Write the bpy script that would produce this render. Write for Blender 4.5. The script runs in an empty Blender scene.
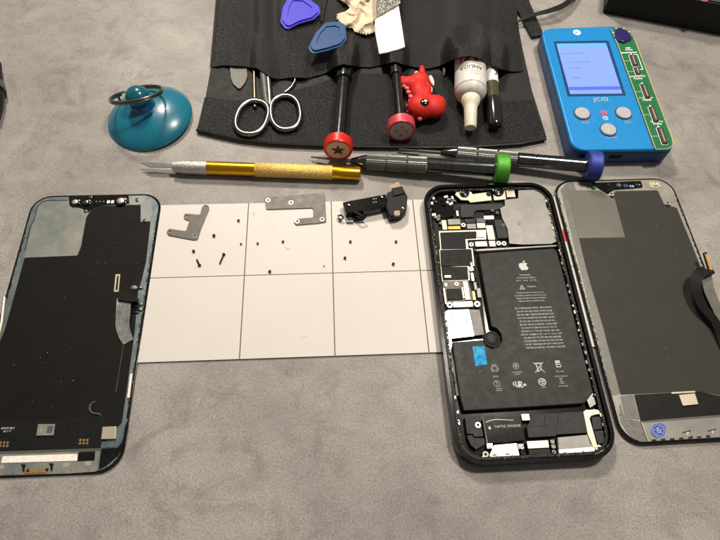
import bpy, bmesh, math, random
from mathutils import Vector, Matrix, noise
from mathutils.geometry import tessellate_polygon
random.seed(7)
scene = bpy.context.scene
COL = scene.collection
MM = 0.001
R = math.radians

# ------------------------------------------------------------------ camera
F, PITCH, ROLL, H = 548.4, 0.4832, 0.0565, 274.3
fw = Vector((0, math.sin(PITCH), -math.cos(PITCH)))
rt0 = Vector((1, 0, 0)); up0 = rt0.cross(fw)
rt = rt0*math.cos(ROLL) + up0*math.sin(ROLL)
up = -rt0*math.sin(ROLL) + up0*math.cos(ROLL)
cam = bpy.data.cameras.new("camera"); camo = bpy.data.objects.new("camera", cam); COL.objects.link(camo)
camo.matrix_world = Matrix.Translation((0, 0, H*MM)) @ Matrix((rt, up, -fw)).transposed().to_4x4()
cam.sensor_fit = 'HORIZONTAL'; cam.sensor_width = 36; cam.lens = F*36/720
cam.clip_start = 0.005; cam.clip_end = 50
scene.camera = camo

def W(x, y, z=0.0):
    """a spot of the desk (mm) at height z"""
    d = fw*F + rt*(x-360) - up*(y-270)
    t = (H - z)/(-d.z)
    return Vector((d.x*t, d.y*t, z))
def PL(pts, z): return [W(x, y, z).to_2d() for x, y in pts]

# ------------------------------------------------------------------ materials
def M(name, base, rough=0.5, metal=0.0, var=None, bump=None, spec=0.5, coat=0.0, trans=0.0, emit=None, aniso=None, ior=None, alpha=None, sss=None):
    """var=(scale per mm, second colour, contrast)   bump=(scale per mm, height mm)"""
    m = bpy.data.materials.new(name); m.use_nodes = True
    nt = m.node_tree; b = nt.nodes["Principled BSDF"]; L = nt.links
    b.inputs["Base Color"].default_value = (*base, 1)
    b.inputs["Roughness"].default_value = rough
    b.inputs["Metallic"].default_value = metal
    b.inputs["Specular IOR Level"].default_value = spec
    b.inputs["Coat Weight"].default_value = coat
    b.inputs["Transmission Weight"].default_value = trans
    if ior: b.inputs["IOR"].default_value = ior
    if sss: b.inputs["Subsurface Weight"].default_value = sss; b.inputs["Subsurface Radius"].default_value = (.004, .003, .002); b.inputs["Subsurface Scale"].default_value = 1
    if emit:
        b.inputs["Emission Color"].default_value = (*emit[0], 1); b.inputs["Emission Strength"].default_value = emit[1]
    tc = nt.nodes.new("ShaderNodeTexCoord"); mp = nt.nodes.new("ShaderNodeMapping")
    mp.inputs["Scale"].default_value = (1000, 1000, 1000)
    L.new(tc.outputs["Object"], mp.inputs[0])
    m["mp"] = mp.name
    if var is None: var = (0.5, tuple(min(1, c*1.25+0.004) for c in base), 0.5)
    n = nt.nodes.new("ShaderNodeTexNoise"); n.inputs["Scale"].default_value = var[0]; n.inputs["Detail"].default_value = 5; n.inputs["Roughness"].default_value = .65
    L.new(mp.outputs[0], n.inputs["Vector"])
    r = nt.nodes.new("ShaderNodeValToRGB")
    w = 0.25*(1-var[2])+0.03
    r.color_ramp.elements[0].position = 0.5-w; r.color_ramp.elements[1].position = 0.5+w
    r.color_ramp.elements[0].color = (*base, 1); r.color_ramp.elements[1].color = (*var[1], 1)
    L.new(n.outputs["Fac"], r.inputs[0]); L.new(r.outputs[0], b.inputs["Base Color"])
    rr = nt.nodes.new("ShaderNodeMapRange"); rr.inputs["To Min"].default_value = max(0.02, rough*0.8); rr.inputs["To Max"].default_value = min(1, rough*1.25)
    n2 = nt.nodes.new("ShaderNodeTexNoise"); n2.inputs["Scale"].default_value = 0.23; n2.inputs["Detail"].default_value = 6
    L.new(mp.outputs[0], n2.inputs["Vector"]); L.new(n2.outputs["Fac"], rr.inputs["Value"]); L.new(rr.outputs[0], b.inputs["Roughness"])
    if bump:
        bn = nt.nodes.new("ShaderNodeTexNoise"); bn.inputs["Scale"].default_value = bump[0]; bn.inputs["Detail"].default_value = 4
        L.new(mp.outputs[0], bn.inputs["Vector"])
        bp = nt.nodes.new("ShaderNodeBump"); bp.inputs["Distance"].default_value = bump[1]*MM; bp.inputs["Strength"].default_value = 1
        L.new(bn.outputs["Fac"], bp.inputs["Height"]); L.new(bp.outputs[0], b.inputs["Normal"])
    return m

def node(nt, t, **k):
    n = nt.nodes.new(t)
    for a, v in k.items():
        if hasattr(n, a): setattr(n, a, v)
        else: n.inputs[a].default_value = v
    return n

def desk_material():
    m = bpy.data.materials.new("concrete_laminate"); m.use_nodes = True
    nt = m.node_tree; L = nt.links; b = nt.nodes["Principled BSDF"]
    tc = node(nt, "ShaderNodeTexCoord"); mp = node(nt, "ShaderNodeMapping"); mp.inputs["Scale"].default_value = (1000, 1000, 1000)
    L.new(tc.outputs["Object"], mp.inputs[0])
    st = node(nt, "ShaderNodeMapping"); st.inputs["Scale"].default_value = (420, 1000, 1000); st.inputs["Rotation"].default_value = (0, 0, 0.10)
    L.new(tc.outputs["Object"], st.inputs[0])
    def nz(src, sc, det=5, ro=.6, dist=0):
        n = node(nt, "ShaderNodeTexNoise"); n.inputs["Scale"].default_value = sc; n.inputs["Detail"].default_value = det; n.inputs["Roughness"].default_value = ro; n.inputs["Distortion"].default_value = dist
        L.new(src.outputs[0], n.inputs["Vector"]); return n
    def ramp(n, *st_):
        r = node(nt, "ShaderNodeValToRGB"); e = r.color_ramp.elements
        while len(e) < len(st_): e.new(.5)
        for i, (p, c) in enumerate(st_): e[i].position = p; e[i].color = (*c, 1)
        L.new(n.outputs["Fac"], r.inputs[0]); return r
    def mix(a, c, f, mode='MIX'):
        x = node(nt, "ShaderNodeMix", data_type='RGBA', blend_type=mode)
        L.new(a, x.inputs[6]); L.new(c, x.inputs[7])
        if isinstance(f, float): x.inputs[0].default_value = f
        else: L.new(f, x.inputs[0])
        return x.outputs[2]
    big = ramp(nz(mp, .011, 6, .6, .4), (.36, (.240, .228, .214)), (.5, (.285, .271, .254)), (.66, (.335, .320, .299)))
    cloud = ramp(nz(mp, .045, 8, .68, .8), (.36, (.86, .845, .845)), (.5, (.99, .99, .99)), (.66, (1.06, 1.055, 1.045)))
    streak = ramp(nz(st, .085, 7, .72, .3), (.36, (.82, .80, .79)), (.5, (1, 1, 1)), (.66, (1.12, 1.12, 1.11)))
    grain = ramp(nz(mp, 1.0, 5, .85), (.40, (.70, .68, .67)), (.5, (1, 1, 1)), (.60, (1.30, 1.29, 1.28)))
    c = mix(big.outputs[0], cloud.outputs[0], 1.0, 'MULTIPLY')
    c = mix(c, streak.outputs[0], .4, 'MULTIPLY')
    c = mix(c, grain.outputs[0], .85, 'MULTIPLY')
    # darker worn blotches with a purple-grey cast
    bl = ramp(nz(mp, .03, 9, .7, 1.2), (.52, (0, 0, 0)), (.66, (1, 1, 1)))
    pur = node(nt, "ShaderNodeRGB"); pur.outputs[0].default_value = (.76, .73, .735, 1)
    dk = mix(c, pur.outputs[0], 1.0, 'MULTIPLY')
    c = mix(c, dk, bl.outputs[0])
    L.new(c, b.inputs["Base Color"])
    b.inputs["Roughness"].default_value = .52; b.inputs["Specular IOR Level"].default_value = .35
    bp = node(nt, "ShaderNodeBump"); bp.inputs["Distance"].default_value = .00004; bp.inputs["Strength"].default_value = .5
    L.new(nz(mp, .9, 4).outputs["Fac"], bp.inputs["Height"]); L.new(bp.outputs[0], b.inputs["Normal"])
    return m

def saffiano():
    m = bpy.data.materials.new("crosshatched_black_leather"); m.use_nodes = True
    nt = m.node_tree; L = nt.links; b = nt.nodes["Principled BSDF"]
    tc = node(nt, "ShaderNodeTexCoord")
    def wave(rot, sc):
        mp = node(nt, "ShaderNodeMapping"); mp.inputs["Scale"].default_value = (1000, 1000, 0); mp.inputs["Rotation"].default_value = (0, 0, rot)
        L.new(tc.outputs["Object"], mp.inputs[0])
        w = node(nt, "ShaderNodeTexWave"); w.inputs["Scale"].default_value = sc; w.inputs["Distortion"].default_value = 1.1; w.inputs["Detail"].default_value = 2; w.inputs["Detail Scale"].default_value = .7
        L.new(mp.outputs[0], w.inputs["Vector"]); return w, mp
    w1, mp = wave(R(38), .30); w2, _ = wave(R(-44), .30)
    mx = node(nt, "ShaderNodeMath", operation='MAXIMUM'); L.new(w1.outputs["Fac"], mx.inputs[0]); L.new(w2.outputs["Fac"], mx.inputs[1])
    n = node(nt, "ShaderNodeTexNoise"); n.inputs["Scale"].default_value = .9; L.new(mp.outputs[0], n.inputs["Vector"])
    ml = node(nt, "ShaderNodeMath", operation='MULTIPLY'); L.new(mx.outputs[0], ml.inputs[0]); L.new(n.outputs["Fac"], ml.inputs[1])
    bp = node(nt, "ShaderNodeBump"); bp.inputs["Distance"].default_value = .0007; bp.inputs["Strength"].default_value = 1
    L.new(ml.outputs[0], bp.inputs["Height"]); L.new(bp.outputs[0], b.inputs["Normal"])
    r = node(nt, "ShaderNodeValToRGB"); r.color_ramp.elements[0].position = .1; r.color_ramp.elements[1].position = .75
    r.color_ramp.elements[0].color = (.003, .003, .003, 1); r.color_ramp.elements[1].color = (.020, .019, .018, 1)  # lighter ridge colour paints in the diagonal sheen of the hatch
    L.new(ml.outputs[0], r.inputs[0]); L.new(r.outputs[0], b.inputs["Base Color"])
    b.inputs["Roughness"].default_value = .36; b.inputs["Specular IOR Level"].default_value = .42
    return m

MAT = dict(
    desk=desk_material(), leather=saffiano(),
    lining=M("smooth_black_lining", (.012, .012, .0115), .6, spec=.25, var=(.6, (.017, .016, .016), .2), bump=(2, .03)),
    piping=M("black_edge_binding", (.006, .006, .006), .38, spec=.35, bump=(1.2, .1)),
    gloss_black=M("glossy_black_frame", (.003, .003, .003), .13, spec=.4, coat=.15),
    residue=M("dried_black_adhesive", (.008, .008, .008), .34, spec=.3, var=(.3, (.03, .028, .025), .5)),
    satin_black=M("satin_black", (.005, .005, .005), .4, spec=.18, bump=(1.5, .03)),
    matte_black=M("matte_black", (.005, .005, .005), .6, spec=.25),
    handle_black=M("anodised_black", (.12, .125, .13), .17, 1.0),
    knurl=M("knurled_gunmetal", (.16, .17, .16), .38, .85),
    steel=M("bare_steel", (.26, .255, .24), .26, 1., var=(.12, (.20, .195, .185), .3), bump=(1, .01)),
    dark_steel=M("brushed_grey_steel", (.085, .083, .072), .5, .35, var=(.15, (.12, .115, .10), .2), bump=(.8, .02)),
    shield=M("stained_nickel_shield", (.20, .198, .182), .45, .4, var=(.09, (.265, .26, .24), .35), bump=(.6, .02)),
    gold_shield=M("pale_gold_shield", (.56, .52, .43), .38, .6, var=(.8, (.60, .52, .36), .2)),
    white_metal=M("bright_nickel_cover", (.88, .86, .80), .32, .35),
    copper=M("copper_amber_contact", (.62, .34, .08), .35, .8),
    gold=M("gold_contact", (.9, .62, .25), .3, 1.),
    gold_tube=M("yellow_anodised_aluminium", (.82, .45, .02), .26, 1., var=(.2, (.74, .39, .02), .2)),
    gold_knurl=M("knurled_yellow_aluminium", (.66, .43, .10), .5, .75, var=(2.2, (.86, .62, .22), .7), bump=(1.6, .35)),
    silver_knurl=M("knurled_silver", (.42, .41, .38), .42, .9, var=(2.2, (.7, .68, .64), .7), bump=(1.6, .35)),
    mat_white=M("cream_white_magnetic_mat", (.645, .615, .575), .45, spec=.3, var=(.02, (.61, .58, .545), .1), bump=(.3, .02)),
    mat_line=M("printed_grey_line", (.07, .066, .06), .6),
    mat_under=M("dark_mat_backing", (.06, .045, .035), .7),
    smudge=M("grey_smudge", (.36, .34, .32), .7), dust=M("pale_dust", (.22, .21, .19), .9),
    red_print=M("printed_red", (.55, .01, .02), .4),
    graphite=M("graphite_sheet", (.006, .0057, .005), .6, spec=.13, var=(.05, (.009, .0085, .0072), .1), bump=(.05, .1)),
    graphite_reflection=M("graphite_with_painted_reflection", (.031, .029, .0235), .55, spec=.2, var=(.04, (.037, .035, .028), .1), bump=(.05, .1)),  # black sheet with the ceiling's reflection put into a greyer base colour
    plate_cream=M("stained_steel_backplate", (.34, .325, .275), .42, .35, var=(.045, (.13, .17, .175), .3), bump=(.2, .05)),
    plate_blue=M("bluish_steel_rim", (.24, .27, .26), .42, .55, var=(.10, (.085, .13, .155), .35), bump=(.5, .06)),
    plate_grey=M("grey_steel_plate", (.095, .092, .075), .45, .35, var=(.03, (.135, .13, .11), .05)),
    rim_grey=M("pale_steel_rim", (.34, .33, .28), .45, .5, var=(.12, (.20, .20, .175), .3), bump=(.4, .04)),
    battery=M("dark_battery_wrap", (.016, .016, .0148), .48, spec=.22, var=(.05, (.021, .0208, .019), .1), bump=(.08, .08)),
    speaker_grey=M("grey_black_plastic", (.030, .030, .030), .55, spec=.22, bump=(3, .02)),
    chip=M("black_chip_tape", (.006, .006, .0058), .5, spec=.16, bump=(.3, .03)),
    ink=M("pale_grey_ink", (.50, .50, .47), .6), ink_dim=M("dim_grey_ink", (.34, .34, .31), .6),
    ink_white=M("white_ink", (.8, .8, .78), .6), ink_dark=M("dark_ink", (.05, .04, .04), .6),
    neck=M("deep_blue_rubber", (.002, .055, .19), .3),
    cup=M("teal_blue_rubber", (.010, .20, .33), .27, trans=.25, coat=.35, var=(.05, (.004, .19, .27), .1), sss=.12),
    knob=M("translucent_teal_rubber", (.004, .13, .17), .2, trans=.35, coat=.3, ior=1.4),
    red_cap=M("red_anodised_cap", (.62, .018, .012), .33, .25, bump=(2, .03)),
    pink_cap=M("worn_pink_red_cap", (.55, .055, .07), .38, .25, bump=(2, .03)),
    cap_face=M("cream_cap_face", (.55, .42, .33), .5), grey_face=M("grey_cap_face", (.40, .34, .32), .5),
    green_cap=M("green_anodised_cap", (.07, .30, .025), .42, .35, bump=(2.4, .2)),
    blue_cap=M("blue_anodised_cap", (.03, .055, .30), .42, .35, bump=(2.4, .2)),
    red_rubber=M("red_soft_rubber", (.50, .014, .010), .55, spec=.3, sss=.05), pink_rubber=M("pink_rubber", (.72, .17, .18), .5),
    white_rubber=M("white_rubber", (.8, .74, .66), .5),
    bottle=M("milky_bottle_plastic", (.60, .60, .56), .32, sss=.15), nozzle=M("cream_cap_plastic", (.72, .66, .54), .4),
    label_white=M("white_label", (.74, .70, .64), .45), vial=M("brown_vial_glass", (.045, .036, .018), .15, coat=.6, var=(.1, (.10, .085, .045), .3)),
    vial_dark=M("dark_vial_liquid", (.012, .010, .008), .12, coat=.6),
    violet=M("violet_blue_plastic", (.045, .04, .50), .45, spec=.3, bump=(.4, .05)), blue_pick=M("deep_blue_plastic", (.006, .052, .17), .45, spec=.3, bump=(.4, .05)),
    pick_edge=M("worn_pale_blue_edge", (.10, .25, .42), .45),
    cloth=M("cream_chamois", (.62, .52, .38), .85, bump=(1.5, .12)), paper=M("white_card", (.80, .74, .66), .6),
    foil=M("crinkled_silver_foil", (.55, .55, .5), .22, .9, var=(.9, (.12, .12, .10), .7), bump=(.7, 1.6)),
    device=M("bright_blue_aluminium", (.006, .235, .60), .38, .2, var=(.03, (.006, .255, .64), .1)),
    device_side=M("deep_blue_edge", (.004, .045, .15), .35, .3),
    screen_bezel=M("dark_screen_bezel", (.01, .05, .14), .2),
    screen=M("lit_lcd", (.05, .08, .4), .25, emit=((.25, .38, 1.0), 1.0), var=(.05, (.06, .09, .42), .1)),
    screen_head=M("lit_lcd_header", (.05, .1, .4), .25, emit=((.14, .42, 1.0), 1.0)),
    screen_bar=M("lit_lcd_bar", (.02, .05, .4), .25, emit=((.10, .17, .95), .8)),
    screen_text=M("lcd_text", (.03, .06, .35), .25, emit=((.12, .20, .80), .75)),
    button=M("grey_rubber_button", (.36, .36, .37), .55), led=M("red_led", (.8, .05, .08), .3, emit=((1, .08, .1), .5)),
    pcb=M("green_pcb", (.006, .13, .045), .35, coat=.4), pcb_edge=M("yellow_pcb_edge", (.45, .42, .15), .5),
    connector=M("brown_black_socket", (.035, .022, .018), .4), pcb_blue=M("blue_lacquer", (.01, .012, .16), .2, coat=.5, var=(.6, (.03, .01, .05), .4)),
    ribbon=M("silver_grey_ribbon", (.55, .545, .53), .3, .65, var=(.2, (.20, .20, .19), .3)),
    box=M("black_gift_box", (.005, .005, .005), .5, spec=.25), box_top=M("charcoal_box_lid", (.04, .038, .037), .45), pinkmark=M("pink_print", (.20, .05, .07), .6),
    blue_sticker=M("blue_foil_sticker", (.02, .045, .26), .35, .2), sticker_ink=M("pale_blue_ink", (.30, .36, .62), .4),
    cyan=M("cyan_sticker", (.003, .17, .56), .6, spec=.12, var=(.30, (.06, .46, .70), .6)), sim_mesh=M("grey_perforated_plate", (.22, .21, .20), .5, .5, var=(2.5, (.08, .075, .07), .4)),
    pinkish=M("pinkish_tab", (.70, .48, .40), .4), tan=M("tan_flex", (.30, .23, .17), .5), blue_gloss=M("blue_gloss_film", (.008, .022, .035), .1, coat=.6),
    brass=M("brass_rod", (.42, .30, .17), .3, 1.), trans_grey=M("grey_film", (.115, .115, .10), .4, var=(.3, (.16, .16, .14), .4)),
)
def knurl_bands(m, kx):
    nt = m.node_tree; L = nt.links; b = nt.nodes["Principled BSDF"]
    return m

# ------------------------------------------------------------------ builders
class Thing:
    pass
def thing(name, label, cat, org, group=None):
    o = bpy.data.objects.new(name, None); COL.objects.link(o)
    o.empty_display_size = .01
    o.location = Vector(org)*MM
    o["label"] = label; o["category"] = cat
    if group: o["group"] = group
    return o
def world_org(o):
    v = Vector((0, 0, 0))
    while o is not None: v = v + o.location; o = o.parent
    return v
def link(name, me, mat, parent=None, label=None, cat=None, group=None, kind=None, smooth=True, org=None, bev=0):
    """me in mm world coordinates"""
    o = bpy.data.objects.new(name, me); COL.objects.link(o)
    base = world_org(parent) if parent is not None else (Vector(org)*MM if org is not None else Vector((0, 0, 0)))
    me.transform(Matrix.Translation(-base) @ Matrix.Scale(MM, 4))
    if parent is not None: o.parent = parent
    elif org is not None: o.location = Vector(org)*MM
    if mat is not None:
        for m in (mat if isinstance(mat, (list, tuple)) else [mat]): me.materials.append(MAT[m] if isinstance(m, str) else m)
    if label: o["label"] = label
    if cat: o["category"] = cat
    if group: o["group"] = group
    if kind: o["kind"] = kind
    if bev:
        md = o.modifiers.new("bevel", 'BEVEL'); md.width = bev*MM; md.segments = 2; md.limit_method = 'ANGLE'; md.angle_limit = R(35)
    if smooth:
        me.shade_smooth()
        try: me.set_sharp_from_angle(angle=R(38))
        except Exception: pass
    return o

class MB:
    def __init__(s): s.bm = bmesh.new()
    def face(s, vs, mi=0):
        try: f = s.bm.faces.new(vs); f.material_index = mi; return f
        except ValueError: return None
    def prism(s, pts, z0, z1, holes=(), mi=0, zf=None):
        loops = [list(pts)] + [list(h) for h in holes]
        def mk(z): return [[s.bm.verts.new((p[0], p[1], z if zf is None else z+zf(p))) for p in lp] for lp in loops]
        A, B = mk(z0), mk(z1)
        if holes:
            tri = tessellate_polygon([[Vector((p[0], p[1], 0)) for p in lp] for lp in loops])
            fa = sum(A, []); fb = sum(B, [])
            for t in tri:
                s.face([fb[i] for i in t], mi); s.face([fa[i] for i in reversed(t)], mi)
        else:
            s.face(B[0], mi); s.face(list(reversed(A[0])), mi)
        for la, lb in zip(A, B):
            n = len(la)
            for i in range(n): s.face([la[i], la[(i+1) % n], lb[(i+1) % n], lb[i]], mi)
        return s
    def tube(s, path, rad, seg=10, mi=0, closed=False, flat=1.0, upv=(0, 0, 1)):
        P = [Vector(p) for p in path]; n = len(P); rings = []
        for i, p in enumerate(P):
            a = P[(i-1) % n] if (closed or i > 0) else P[i]; b = P[(i+1) % n] if (closed or i < n-1) else P[i]
            t = (b-a).normalized(); u = t.cross(Vector(upv))
            if u.length < 1e-4: u = t.cross(Vector((0, 1, 0)))
            u.normalize(); v = u.cross(t).normalized()
            r = rad[i] if isinstance(rad, (list, tuple)) else rad
            rings.append([s.bm.verts.new(p + u*(r*math.cos(2*math.pi*k/seg)) + v*(r*flat*math.sin(2*math.pi*k/seg))) for k in range(seg)])
        m = n if closed else n-1
        for i in range(m):
            a, b = rings[i], rings[(i+1) % n]
            for k in range(seg): s.face([a[k], a[(k+1) % seg], b[(k+1) % seg], b[k]], mi)
        if not closed: s.face(list(reversed(rings[0])), mi); s.face(rings[-1], mi)
        return s
    def lathe(s, A, B, prof, seg=32, mi=0, groove=0, gn=0):
        """prof = [(t along A->B in mm, radius)]; groove for knurled flutes"""
        A = Vector(A); ax = (Vector(B)-A).normalized()
        u = ax.cross(Vector((0, 0, 1)))
        if u.length < 1e-3: u = Vector((1, 0, 0))
        u.normalize(); v = ax.cross(u).normalized(); rings = []
        for t, r in prof:
            ring = []
            for k in range(seg):
                a = 2*math.pi*k/seg; q = r*(1 - (groove if (gn and k % 2) else 0))
                ring.append(s.bm.verts.new(A+ax*t+u*(q*math.cos(a))+v*(q*math.sin(a))))
            rings.append(ring)
        for a, b in zip(rings, rings[1:]):
            for k in range(seg): s.face([a[k], a[(k+1) % seg], b[(k+1) % seg], b[k]], mi)
        s.face(list(reversed(rings[0])), mi); s.face(rings[-1], mi)
        return s
    def ball(s, c, r, sub=3, rot=None):
        m = Matrix.Translation(Vector(c))
        if rot is not None: m = m @ rot
        rr = r if isinstance(r, (tuple, list)) else (r, r, r)
        m = m @ Matrix.Diagonal((*rr, 1))
        bmesh.ops.create_icosphere(s.bm, subdivisions=sub, radius=1, matrix=m)
        return s
    def done(s, name, mat, parent=None, **k):
        bmesh.ops.recalc_face_normals(s.bm, faces=s.bm.faces[:])
        me = bpy.data.meshes.new(name); s.bm.to_mesh(me); s.bm.free()
        return link(name, me, mat, parent, **k)

def rounded(pts, r, seg=5):
    P = [Vector(p[:2]) if not isinstance(p, Vector) else p.to_2d() for p in pts]; out = []; n = len(P)
    for i in range(n):
        rr = r[i] if isinstance(r, (list, tuple)) else r
        a, b, c = P[i-1], P[i], P[(i+1) % n]
        d1 = (a-b); d2 = (c-b); l = min(d1.length, d2.length)*.48
        ang = d1.angle(d2) if d1.length > 1e-6 and d2.length > 1e-6 else math.pi
        if rr <= 0 or ang > 3.0: out.append(b); continue
        t = min(rr/math.tan(ang/2), l); p1 = b+d1.normalized()*t; p2 = b+d2.normalized()*t
        for k in range(seg+1):
            f = k/seg; out.append((1-f)**2*p1 + 2*f*(1-f)*b + f*f*p2)
    return out
def circle(c, r, n=24, ry=None, yaw=0):
    ry = r if ry is None else ry; cs, sn = math.cos(yaw), math.sin(yaw)
    return [Vector((c[0]+r*math.cos(a)*cs-ry*math.sin(a)*sn, c[1]+r*math.cos(a)*sn+ry*math.sin(a)*cs)) for a in [2*math.pi*k/n for k in range(n)]]
def superrect(cx, cy, w, l, r, yaw, seg=12, k=1.0):
    out = []
    for sx, sy, a0 in ((1, 1, 0), (-1, 1, 90), (-1, -1, 180), (1, -1, 270)):
        for i in range(seg+1):
            a = R(a0+90*i/seg)
            out.append((sx*(w/2-r)+r*math.cos(a), sy*(l/2-r)+r*math.sin(a)))
    c, s = math.cos(yaw), math.sin(yaw)
    return [Vector((cx+c*x-s*y, cy+s*x+c*y)) for x, y in out]
def rectpx(x0, y0, x1, y1, z, yaw):
    cx, cy = (x0+x1)/2, (y0+y1)/2; c = W(cx, cy, z)
    w = (W(x1, cy, z)-W(x0, cy, z)).length; l = (W(cx, y1, z)-W(cx, y0, z)).length
    cs, sn = math.cos(yaw), math.sin(yaw)
    return [Vector((c.x+cs*x-sn*y, c.y+sn*x+cs*y)) for x, y in ((-w/2, -l/2), (w/2, -l/2), (w/2, l/2), (-w/2, l/2))]
def slab(name, px, z0, z1, mat, parent, r=0, bev=.0, holes=(), **k):
    """flat piece: outline given as desk spots seen at its top height"""
    pts = PL(px, z1)
    if r: pts = rounded(pts, r)
    return MB().prism(pts, z0, z1, holes).done(name, mat, parent, bev=bev, **k)
def chip(name, x0, y0, x1, y1, z0, z1, mat, parent, yaw, r=.3, bev=.15, **k):
    pts = rectpx(x0, y0, x1, y1, z1, yaw)
    if r: pts = rounded(pts, r, 3)
    return MB().prism(pts, z0, z1).done(name, mat, parent, bev=bev, **k)

def text_mesh(s, size, z, c, yaw, thick=.03, align='CENTER', spacing=1.0, line=1.0, bold=0, xs=1.0):
    cu = bpy.data.curves.new("t", 'FONT'); cu.body = s; cu.size = size; cu.extrude = thick/2; cu.align_x = align; cu.align_y = 'CENTER'
    cu.space_character = spacing; cu.space_line = line; cu.offset = bold; cu.resolution_u = 2
    ob = bpy.data.objects.new("t", cu); COL.objects.link(ob)
    bpy.context.view_layer.update()
    dg = bpy.context.evaluated_depsgraph_get(); me = bpy.data.meshes.new_from_object(ob.evaluated_get(dg))
    bpy.data.objects.remove(ob); bpy.data.curves.remove(cu)
    me.transform(Matrix.Translation((c[0], c[1], z+thick/2)) @ Matrix.Rotation(yaw, 4, 'Z') @ Matrix.Diagonal((xs, 1, 1, 1)))
    return me
def text(name, s, size, px, z, yaw, mat, parent, **k):
    c = W(px[0], px[1], z)
    return link(name, text_mesh(s, size, z, c, yaw, **k), mat, parent, smooth=False)

def bez(path):
    out = []; cur = None
    for seg in path:
        if len(seg) == 1: cur = seg[0]; out.append(cur)
        else:
            p0 = cur; c1, c2, p = seg
            for i in range(1, 7):
                t = i/6; q = 1-t
                out.append(tuple(q**3*p0[j]+3*q*q*t*c1[j]+3*q*t*t*c2[j]+t**3*p[j] for j in (0, 1)))
            cur = p
    return out
def rel(start, segs):
    x, y = start; o = [[(x, y)]]
    for s in segs:
        pts = [(x+s[i], y+s[i+1]) for i in range(0, 6, 2)]; o.append(pts); x, y = pts[2]
    return bez(o)
FRUIT = rel((318.7, 268.7), [(-.2, -36.7, 16.4, -64.4, 50, -84.8), (-18.8, -26.9, -47.2, -41.7, -84.7, -44.6), (-35.5, -2.8, -74.3, 20.7, -88.5, 20.7),
    (-15, 0, -49.4, -19.7, -76.4, -19.7), (-55.8, .9, -115.1, 44.5, -115.1, 133.2), (0, 26, 4.8, 53, 14.4, 81.2), (12.8, 36.7, 59, 126.7, 107.2, 125.2),
    (25.2, -.6, 43, -17.9, 75.8, -17.9), (31.8, 0, 48.3, 17.9, 76.4, 17.9), (48.6, -.7, 90.4, -82.5, 102.6, -119.3), (-65.2, -30.7, -61.7, -90, -61.7, -91.9)])[:-1]
LEAF = rel((262.1, 104.5), [(27.3, -32.4, 24.8, -61.9, 24, -72.5), (-24.1, 1.4, -52, 16.4, -67.9, 34.9), (-17.5, 19.8, -27.8, 44.3, -25.6, 71.9), (26.1, 2, 49.9, -11.4, 69.5, -34.3)])[:-1]
def fruit_mark(name, px, z, hgt, yaw, mat, parent):
    c = W(px[0], px[1], z); k = hgt/450; cs, sn = math.cos(yaw), math.sin(yaw); mb = MB()
    for lp in (FRUIT, LEAF):
        pts = [((x-187)*k, -(y-256)*k) for x, y in lp]
        mb.prism([(c.x+cs*x-sn*y, c.y+sn*x+cs*y) for x, y in pts], z+.004, z+.035)
    return mb.done(name, mat, parent, smooth=False)
def strokes(name, c, yaw, lines, wd, z, mat, parent, scale=1.0, thick=.03):
    """line-drawn sign: list of polylines in local mm"""
    cs, sn = math.cos(yaw), math.sin(yaw); mb = MB(); zz = z
    for ln in lines:
        P = [Vector(p)*scale for p in ln]
        for i, (a, b) in enumerate(zip(P, P[1:])):
            d = (b-a); 
            if d.length < 1e-6: continue
            d.normalize(); n = Vector((-d.y, d.x))*wd/2; a2 = a-d*wd*.3; b2 = b+d*wd*.3
            zz += .0004
            mb.prism([(c[0]+cs*q.x-sn*q.y, c[1]+sn*q.x+cs*q.y) for q in (a2-n, b2-n, b2+n, a2+n)], zz, zz+thick)
    return mb.done(name, mat, parent, smooth=False)
def arc(r, a0=0, a1=360, c=(0, 0), n=20): return [(c[0]+r*math.cos(R(a0+(a1-a0)*i/n)), c[1]+r*math.sin(R(a0+(a1-a0)*i/n))) for i in range(n+1)]

# ------------------------------------------------------------------ desk
mb = MB(); mb.prism([(-1500, -700), (1500, -700), (1500, 1500), (-1500, 1500)], -25, 0)
mb.done("desk_surface", "desk", None, kind="structure", bev=0, smooth=False)

# ------------------------------------------------------------------ magnetic mat
MX, MY, MA, CW, CH = -117.67, 179.53, .0949, 49.23, 48.47
MZ = .9
def mt(i, j):
    u, v = i*CW, -j*CH; c, s = math.cos(MA), math.sin(MA)
    return Vector((MX+c*u-s*v, MY+s*u+c*v))
T = thing("magnetic_mat", "cream white work mat ruled into squares under the opened phone", "mat", (*mt(2, 1), 0))
out = rounded([mt(-1.0, 0), mt(5.12, 0), mt(5.12, 2.0), mt(-1.0, 2.0)], [3.5, 3.5, 1.2, 1.2], 6)
MB().prism(out, .5, MZ).done("mat_sheet", "mat_white", T, bev=.1)
MB().prism(rounded([mt(-.995, .005), mt(5.115, .005), mt(5.115, 1.995), mt(-.995, 1.995)], 2, 5), .0, .5).done("backing", "mat_under", T)
for k in range(1, 6):
    i = k
    MB().prism([mt(i-.006, .0), mt(i+.006, .0), mt(i+.006, 1.997), mt(i-.006, 1.997)], MZ-.05, MZ+.012).done("printed_line", "mat_line", T, smooth=False)
MB().prism([mt(-.995, .995), mt(5.1, .995), mt(5.1, 1.005), mt(-.995, 1.005)], MZ-.05, MZ+.018).done("printed_line", "mat_line", T, smooth=False)
MB().prism(PL([(562, 229.5), (575, 229.5), (577.5, 241.5), (564, 241.5)], MZ), MZ-.05, MZ+.02).done("red_mark", "red_print", T, smooth=False)
random.seed(21)
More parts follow.
